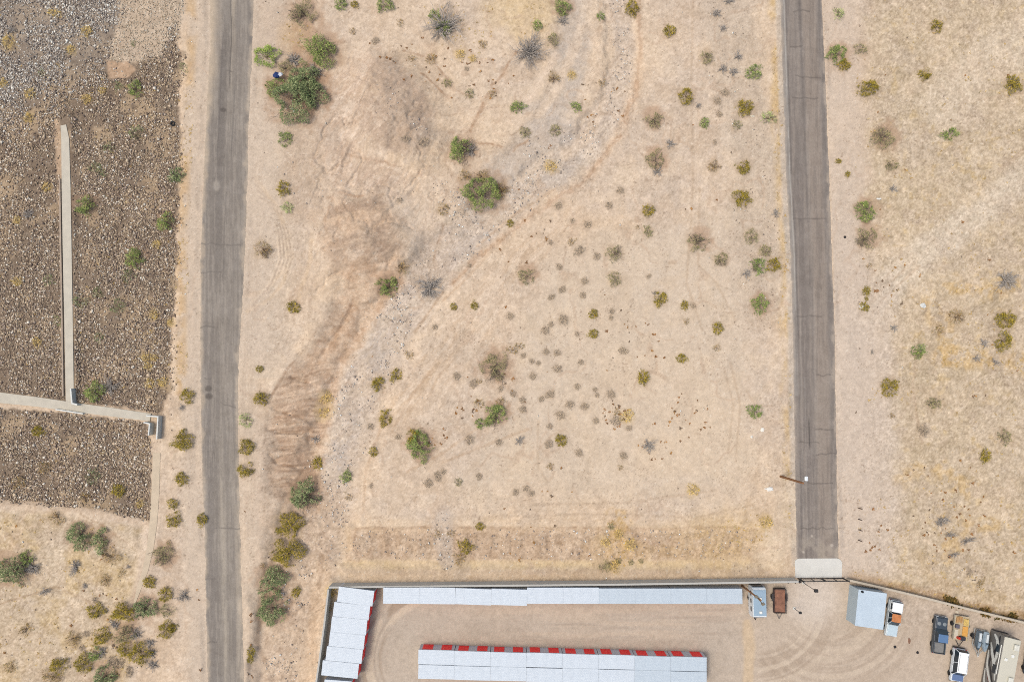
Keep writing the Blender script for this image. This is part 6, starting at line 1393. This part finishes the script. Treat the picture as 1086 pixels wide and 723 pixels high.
 (396, 479, 4.5, 'cr', '', None, 1, 0, 0), (367, 505, 5.5, 'gr', '', None, 1.2, 0, 0), (434, 376, 5, 'br', '', None, 1, 0, 0), (484, 399, 4.5, 'bw', '', None, 1, 0, 0), (498, 466, 5.5, 'bw', '', None, 1, 0, 0), (422, 463, 3.5, 'bw', '', None, 1, 0, 0), (454, 512, 5.5, 'bw', '', None, 1, 0, 0), (464, 505, 5, 'bw', '', None, .8, .5, 0), (470, 500, 3.5, 'bw', '', None, 1, 0, 0), (393, 452, 4, 'bw', '', None, 1, 0, 0), (394, 515, 3, 'bw', '', None, 1, 0, 0), (486, 511, 4, 'ol', '', None, 1, 0, 0), (508, 505, 4, 'bw', '', None, 1, 0, 0), (544, 417, 4, 'bw', '', None, 1, 0, 0), (531, 412, 3.5, 'bw', '', None, 1, 0, 0), (554, 434, 4.5, 'bw', '', None, 1, 0, 0), (502, 407, 5, 'bw', '', None, 1, 0, 0), (508, 428, 5, 'br', '', None, 1, 0, 0), (529, 469, 4, 'bw', '', None, 1, 0, 0), (508, 404, 3, 'br', '', None, 1, 0, 0), (369, 527, 4, 'br', '', None, 1.2, 0, 0), (543, 371, 5, 'br', '', None, 1.2, 0, 0), (551, 367, 4.5, 'br', '', None, 1.2, 0, 0),
 (682, 400, 6.5, 'cr', '', None, 1, 0, 0), (723, 380, 5, 'cr', '', None, 1, 0, 0), (595, 467, 5.5, 'cr', '', None, 1, 0, 0), (688, 472, 8, 'dd', 'dark grey dead bush with brown dots, lower right lot', 'the dark dead bush of the lower lot', 1, 0, 0),
 (648, 418, 5.2, 'bw', '', None, 1, 0, 0), (620, 431, 4.8, 'bw', '', None, 1.1, 0, 0), (565, 399, 4.5, 'bw', '', None, 1, 0, 0), (583, 418, 5.2, 'bw', '', None, 1.2, 0, 0), (551, 467, 5.8, 'dd', '', None, 1.2, 0, 0), (604, 429, 5, 'bw', '', None, 1, 0, 0), (594, 440, 5.5, 'bw', '', None, 1.2, 0, 0), (614, 480, 4.5, 'bw', '', None, 1, 0, 0), (661, 483, 4.5, 'bw', '', None, 1, 0, 0), (661, 372, 5, 'bw', '', None, 1.3, 0, 0), (582, 471, 5, 'bw', '', None, 1, 0, 0), (591, 391, 5.2, 'bw', '', None, 1.1, 0, 0), (579, 373, 4.2, 'bw', '', None, 1, 0, 0), (591, 374, 4.2, 'bw', '', None, 1, 0, 0), (583, 494, 3.5, 'br', '', None, 1, 0, 0), (558, 518, 4, 'bw', '', None, 1, 0, 0), (564, 523, 3.5, 'bw', '', None, 1, 0, 0), (547, 522, 4, 'bw', '', None, 1, 0, 0), (612, 410, 4, 'bw', '', None, 1, 0, 0), (665, 441, 6.5, 'ys', '', None, 1.1, 0, 0), (653, 446, 6, 'bw', '', None, 1, 0, 0), (735, 519, 6, 'ys', '', None, 1, 0, 0), (554, 424, 4, 'bw', '', None, 1, 0, 0), (574, 423, 3.5, 'bw', '', None, 1, 0, 0), (571, 385, 3, 'bw', '', None, 1, 0, 0), (631, 413, 3, 'bw', '', None, 1, 0, 0), (633, 419, 3, 'bw', '', None, 1, 0, 0), (564, 383, 3, 'bw', '', None, 1, 0, 0), (616, 384, 3.5, 'bw', '', None, 1, 0, 0), (654, 437, 4, 'br', '', None, 1, 0, 0), (658, 496, 2.8, 'br', '', None, 1, 0, 0), (760, 369, 4, 'br', '', None, 1, 0, 0), (555, 377, 3.5, 'bw', '', None, 1, 0, 0), (667, 454, 3.5, 'bw', '', None, 1, 0, 0), (583, 452, 3.5, 'bw', '', None, 1, 0, 0), (632, 446, 4, 'bw', '', None, 1, 0, 0),
 # ---- between left road and wash, lower
 (275, 391, 3.5, 'cr', '', None, 1, 0, 0), (276, 423, 8, 'cr', 'dull olive bush at the brink of the eroded bank', 'the bush at the brink of the bank', 1, 0, .3),
 (260, 445, 8, 'pg', 'pale green shrub touching the right edge of the left road', 'the pale green roadside shrub', 1.1, 0, .2),
 (261, 474, 9, 'cr', 'upper of two golden bushes at the right road edge below it', None, 1, 0, 0),
 (260, 498, 8.5, 'cr', 'lower of two golden bushes on the right edge of left road', 'the golden roadside pair', 1, 0, 0),
 (346, 422, 6.7, 'ys', 'upper yellow tuft at the foot of the eroded bank', None, 1, 0, 0), (344, 437, 8, 'ys', 'lower larger yellow tuft at the foot of the eroded bank', 'the yellow tufts under the bank', 1.1, 0, 0), (335, 465, 6, 'dd', '', None, 1, 0, 0), (337, 491, 6, 'cr', '', None, 1, 0, 0),
 (322, 525, 17, 'mq', 'grey green bush at the lower end of the eroded bank', 'the grey green bush below the bank', 1.05, 0, .6),
 (306, 557, 15, 'cr', 'upper of two large mustard bushes left of the storage yard', 'the large mustard pair', 1, 0, 0),
 (304, 586, 17, 'cr', 'lower of two large mustard bushes left of the storage yard', None, 1.1, 0, 0),
 (287, 615, 16, 'mq', 'upper round grey green tree left of the storage units', 'the round grey green trees', 1, 0, 0),
 (289, 646, 17, 'mq', 'lower grey green tree left of the storage units', None, 1, 0, 0),
 (351, 627, 6.8, 'ys', 'yellow tuft at the outer corner of the block wall', None, 1, 0, 0), (349, 643, 5, 'br', '', None, 1, 0, 0), (314, 628, 5, 'cr', '', None, 1, 0, 0),
 (266, 691, 4.5, 'cr', '', None, 1, 0, 0), (265, 698, 4, 'cr', '', None, 1.1, 0, 0), (278, 599, 3, 'br', '', None, 1, 0, 0),
 (494, 580, 8, 'cr', 'dark olive bush on the brown berm above the long wall', 'the olive bush on the berm', .9, 0, 0), (487, 593, 6, 'br', '', None, 1, 0, 0), (509, 558, 4, 'cr', '', None, 1, 0, 0), (641, 602, 7, 'ol', 'low dull olive bush on the lane above the long wall', 'the low bush above the wall', 1.2, 0, 0), (652, 602, 6, 'ys', '', None, 1.2, 0, 0), (656, 595, 3.2, 'ol', '', None, 1, 0, 0), (669, 596, 3, 'ol', '', None, 1, 0, 0), (680, 595, 2.6, 'ol', '', None, 1, 0, 0), (648, 558, 3.5, 'ol', '', None, 1, 0, 0), (812, 554, 6.4, 'ys', '', None, 1.1, 0, 0), (668, 577, 6, 'ys', '', None, 1, 0, 0), (656, 566, 5, 'ys', '', None, 1, 0, 0), (642, 574, 5, 'ys', '', None, 1, 0, 0), (464, 566, 4, 'br', '', None, 1, 0, 0), (478, 566, 4, 'br', '', None, 1, 0, 0),
 # ---- riprap slope
 (9, 44, 8, 'ys', 'bright yellow double tuft on grey rocks at the upper left', 'the double tuft at upper left', .9, 0, 0), (12, 32, 6, 'dd', '', None, 1, 0, 0), (58, 14, 5.5, 'ys', '', None, 1.3, 0, 0), (92, 33, 6, 'ys', '', None, 1, 0, 0), (92, 105, 5.5, 'ys', '', None, 1, 0, 0), (30, 125, 5.5, 'ys', '', None, 1, 0, 0), (32, 99, 5.5, 'ys', '', None, 1, 0, 0), (3, 88, 5, 'ys', '', None, 1, 0, 0), (108, 96, 4, 'ys', '', None, 1, 0, 0), (75, 53, 5, 'ys', '', None, 1, 0, 0),
 (143, 94, 9, 'gr', 'dark green bush under the bare soil patch on the rocks', 'the dark bush under the soil patch', 1, 0, .2), (126, 91, 7, 'lg', 'fainter green weed left of the dark bush on rocks', None, 1, 0, 0), (142, 46, 3.5, 'lg', '', None, 1, 0, 0), (194, 72, 5, 'lg', '', None, 1, 0, 0), (44, 77, 4, 'lg', '', None, 1, 0, 0),
 (143, 141, 9, 'lg', 'ring shaped green weed with pale centre on the rocks', 'the ring shaped weed', 1, 0, .5), (115, 157, 7, 'lg', 'small green weed below and left of the ring shaped weed', None, 1, 0, 0), (101, 178, 6.7, 'lg', 'flat green weed on rocks, right of the pale path top', None, 1.2, 0, 0),
 (90, 219, 11, 'gr', 'leafy green bush just right of the pale straight path', 'the leafy bush right of the path', 1.05, 0, .3), (175, 235, 10, 'gr', 'green bush at the right margin of the dark rocks', 'the bush at the rock margin', 1, 0, .3), (187, 186, 9, 'mq', 'grey green shrub at the rock edge above the margin bush', None, 1, 0, .2),
 (141, 273, 11, 'gr', 'tallest olive green bush in the middle of the dark rocks', 'the tallest bush on the rocks', 1, 0, 0), (136, 292, 8, 'lg', 'pale green weed under the tallest bush on the rocks', None, 1, 0, 0), (104, 310, 6.8, 'lg', 'lime weed between the path and the tallest rock bush', None, 1, 0, 0), (124, 325, 9, 'lg', 'wide pale green weed below the lime weed on the rocks', 'the wide pale weed', 1.1, 0, 0), (85, 319, 9, 'lg', 'faint green weed against the right side of the path', None, 1.1, 0, 0), (52, 297, 6, 'lg', '', None, 1, 0, 0), (62, 340, 5, 'lg', '', None, 1, 0, 0), (105, 358, 5, 'lg', '', None, 1, 0, 0), (108, 183, 5, 'lg', '', None, 1.2, 0, 0), (30, 227, 7, 'dd', 'grey dead bush flat on the rocks left of the path', 'the grey bush left of the path', 1.1, 0, 0),
 (166, 259, 4.5, 'ys', '', None, 1, 0, 0), (163, 333, 5, 'ys', '', None, 1.2, 0, 0), (18, 233, 4, 'ys', '', None, 1, 0, 0), (181, 342, 4, 'ys', '', None, 1, 0, 0), (50, 198, 5, 'ys', '', None, 1, 0, 0), (18, 299, 5, 'ys', '', None, 1.2, 0, 0),
 (100, 414, 12, 'gr', 'green bush above the junction of the two paths', 'the bush at the path junction', 1, 0, .2), (117, 410, 10, 'dd', 'blue grey dead bush right of the path junction bush', None, 1.2, 0, 0),
 (40, 457, 5.5, 'cr', '', None, 1, 0, 0), (19, 512, 8, 'br', 'ochre bush on the lower rocks near the left edge', 'the ochre bush on lower rocks', 1.3, .3, 0), (46, 496, 6, 'br', '', None, 1, 0, 0), (98, 505, 9, 'lg', 'blue green weed in the middle of the lower rocks', 'the blue green weed', 1.1, 0, .2), (125, 520, 6.7, 'cr', 'small ochre bush at the right of the lower rocks', None, 1.1, 0, 0), (90, 527, 5.5, 'br', '', None, 1, 0, 0), (148, 534, 4, 'ys', '', None, 1, 0, 0),
 (154, 379, 4.5, 'ys', '', None, 1, 0, 0), (163, 379, 4, 'ys', '', None, 1, 0, 0), (157, 388, 4.5, 'ys', '', None, 1, 0, 0), (159, 406, 5, 'ys', '', None, 1, 0, 0), (172, 405, 5, 'ys', '', None, 1, 0, 0), (39, 363, 5, 'ys', '', None, 1, 0, 0),
 (192, 467, 12, 'cr', 'large mustard bush between the concrete corner and the left road', 'the mustard bush by the concrete corner', 1, 0, 0), (198, 420, 8, 'cr', 'olive bush on the left verge above the concrete corner', None, 1, 0, 0), (192, 508, 6.6, 'cr', 'small golden bush on the left verge below the mustard bush', None, 1, 0, 0), (183, 534, 5, 'cr', '', None, 1, 0, 0), (184, 551, 8, 'cr', 'spiky golden bush at the left verge right of the path', 'the spiky golden bush', 1, 0, 0), (214, 551, 5.5, 'cr', '', None, 1, 0, 0), (193, 432, 4, 'dd', '', None, 1, 0, 0),
 # ---- south-west corner
 (60, 549, 8, 'br', 'faded ochre bush under the lower edge of the rocks', 'the ochre bush under the rocks', 1.2, 0, .3),
 (82, 569, 14, 'mq', 'left half of the long green thicket in the bottom left', 'the long green thicket', 1.1, 0, .1), (106, 573, 11, 'mq', 'right half of the long green thicket in the bottom left', None, 1.2, 0, .1),
 (11, 604, 18, 'mq', 'big grey green tree at the bottom left edge', 'the big tree at the left edge', 1, 0, .3), (28, 592, 8, 'gr', 'fresh green shoot at the top of the left edge tree', None, 1, 0, .2), (33, 602, 11, 'dd', 'dark dead branches right of the left edge tree', None, 1.2, 0, 0),
 (117, 590, 9, 'br', 'brown olive bush below the right end of the long thicket', None, 1, 0, .3), (80, 600, 8, 'dd', 'grey blue dead bush below the long green thicket', 'the grey blue dead bush', 1.3, 0, 0), (111, 615, 6.8, 'br', 'small rusty bush below the long green thicket', None, 1, 0, .1), (48, 627, 6, 'dd', '', None, 1.5, 0, 0),
 (102, 648, 10, 'cr', 'rusty olive bush left of the densest bush cluster', 'the rusty olive bush', 1, 0, .1), (130, 649, 13, 'cr', 'wide golden bush at the head of the bottom left cluster', 'the wide golden bush', 1.2, .3, 0), (153, 645, 13, 'mq', 'grey olive bush at the lower tip of the curved path', 'the bush at the path tip', 1, 0, .4), (172, 589, 12, 'ol', 'grey green bush touching the curved path on its right', 'the bush touching the path', 1.05, 0, .5), (158, 617, 6.7, 'cr', 'small dark olive bush right beside the narrowing path', None, 1, 0, 0),
 (175, 630, 8.5, 'cr', 'upper olive bush of three below the curved path', 'the three bushes beside the path', 1, 0, 0), (177, 647, 8, 'ol', 'middle greyish bush of three below the curved path', None, 1, 0, 0), (176, 668, 10, 'cr', 'lowest golden oval bush of three below the curved path', None, 1.2, .3, 0),
 (107, 674, 10, 'cr', 'olive green topped golden bush in the cluster, left part', None, 1.1, 0, 0), (130, 673, 12, 'ol', 'grey olive bush at the centre of the bottom left cluster', 'the heart of the cluster', 1.1, 0, .3), (144, 672, 8, 'dd', 'pale grey bare bush in the middle of the cluster', None, 1, 0, 0), (121, 662, 7, 'dd', 'grey bare bush under the wide golden bush', None, 1.2, 0, 0), (147, 692, 13, 'cr', 'largest dark golden bush of the bottom left cluster', 'the largest bush of the cluster', .9, 0, 0), (132, 689, 8, 'cr', 'golden bush left of the largest one in the cluster', None, 1, 0, 0),
 (108, 691, 7, 'dd', 'round grey bare bush low in the cluster', None, 1, 0, 0), (100, 693, 8, 'gr', 'fresh green bush beside the round grey bare bush', None, 1, 0, 0), (119, 701, 7, 'bw', 'upper brown grey dome right of the lower cluster', None, 1, 0, 0), (126, 704, 6.6, 'bw', 'lower brown grey dome right of the lower cluster', None, 1, 0, 0), (88, 704, 11, 'cr', 'rusty golden bush at the lower left of the cluster', 'the rusty golden bush', 1, 0, .1), (62, 706, 10, 'cr', 'mustard green bush near the bottom, left of the cluster', 'the mustard green bush', 1, 0, .1), (54, 719, 12, 'br', 'ochre bush cut by the bottom edge at left', None, 1.2, 0, 0), (11, 707, 7, 'br', 'small ochre bush in the bottom left corner', 'the bush in the corner', 1, 0, .1), (27, 667, 7.5, 'br', 'flat olive brown bush on stony ground near the left edge', None, 1.3, .5, .3), (77, 677, 9, 'br', 'dull brown bush left of the cluster', None, 1, 0, .4), (110, 719, 14, 'mq', 'grey green bush cut by the bottom edge in the cluster', None, 1.1, 0, .1), (159, 681, 6.6, 'dd', 'upper of three grey bare bushes right of the largest bush', None, 1, 0, 0), (161, 692, 6.6, 'dd', 'middle of three grey bare bushes right of the largest bush', None, 1, 0, 0), (162, 705, 7.5, 'dd', 'lowest of three grey bare bushes right of the largest bush', None, 1.1, 0, 0), (137, 712, 5.5, 'bw', '', None, .8, 0, 0), (101, 636, 4, 'bw', '', None, 1, 0, 0), (87, 687, 4, 'bw', '', None, 1, 0, 0), (129, 607, 4, 'br', '', None, 1.3, 0, 0), (136, 601, 3, 'dd', '', None, 1.2, 0, 0), (90, 621, 4, 'dd', '', None, 1, 0, 0), (91, 672, 4, 'bw', '', None, 1.2, 0, 0), (194, 632, 8, 'dd', 'very faint grey dead bush between the path and left road', None, .9, 0, 0), (182, 665, 4, 'cr', '', None, 1, 0, 0), (179, 575, 2.5, 'br', '', None, 1, 0, 0),
]
LOOK = {'lm': 'lime green shrub', 'cr': 'olive yellow bush', 'ol': 'grey olive bush', 'gr': 'green shrub', 'mq': 'grey green bush', 'pg': 'pale green shrub', 'lg': 'green weed', 'br': 'brown shrub', 'ys': 'yellow grass tuft', 'dd': 'dead grey bush', 'bw': 'grey domed shrub'}
MARKS = [(q[0], q[1], q[5]) for q in P_ if q[5]]
def side(du, dv):
    a = math.degrees(math.atan2(-dv, du)) % 360
    return ['right of', 'above and right of', 'above', 'above and left of', 'left of', 'below and left of', 'below', 'below and right of'][int((a+22.5)//45) % 8]
used = {q[4]: 1 for q in P_ if q[4]}
labels = {}; pend = []
for i, q in enumerate(P_):
    if q[4]: labels[i] = q[4]
    else: pend.append(i)
def size_word(r): return 'tiny' if r <= 3.5 else 'small' if r <= 5.2 else 'low'
cand = {}
for i in pend:
    u, v, r, k = P_[i][:4]; ms = sorted(MARKS, key=lambda m: math.hypot(m[0]-u, m[1]-v))
    cand[i] = [('%s%s %s %s' % ((size_word(r)+' ') if len(LOOK[k].split())+len(m[2].split())+len(side(u-m[0], v-m[1]).split()) < 14 else '', LOOK[k], side(u-m[0], v-m[1]), m[2]), math.hypot(m[0]-u, m[1]-v)) for m in ms[:3]]
ch = {}
for i in pend: ch.setdefault(cand[i][0][0], []).append(i)
for s, L_ in ch.items():
    L_.sort(key=lambda i: cand[i][0][1])
    if len(L_) == 1: labels[L_[0]] = s
    else:
        for j, i in enumerate(L_):
            labels[i] = (['nearer', 'farther'] if len(L_) == 2 else ['nearest', 'second', 'third', 'fourth', 'fifth', 'sixth', 'seventh', 'eighth'])[j]+' '+s
assert len(set(labels.values())) == len(labels), [l for l in labels.values() if list(labels.values()).count(l) > 1]
for l in labels.values():
    if not 4 <= len(l.split()) <= 16: print('LABEL LENGTH', l)
halo = []
for i, (u, v, r, k, _, _, el, rot, dead) in enumerate(P_):
    plant(u, v, r, k, labels[i], el, rot or None, dead)
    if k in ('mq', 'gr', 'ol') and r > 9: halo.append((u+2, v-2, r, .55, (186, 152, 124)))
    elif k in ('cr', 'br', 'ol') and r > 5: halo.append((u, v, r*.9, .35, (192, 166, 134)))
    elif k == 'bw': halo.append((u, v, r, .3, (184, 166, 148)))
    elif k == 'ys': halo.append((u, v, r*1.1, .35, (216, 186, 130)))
put_ground(halo)
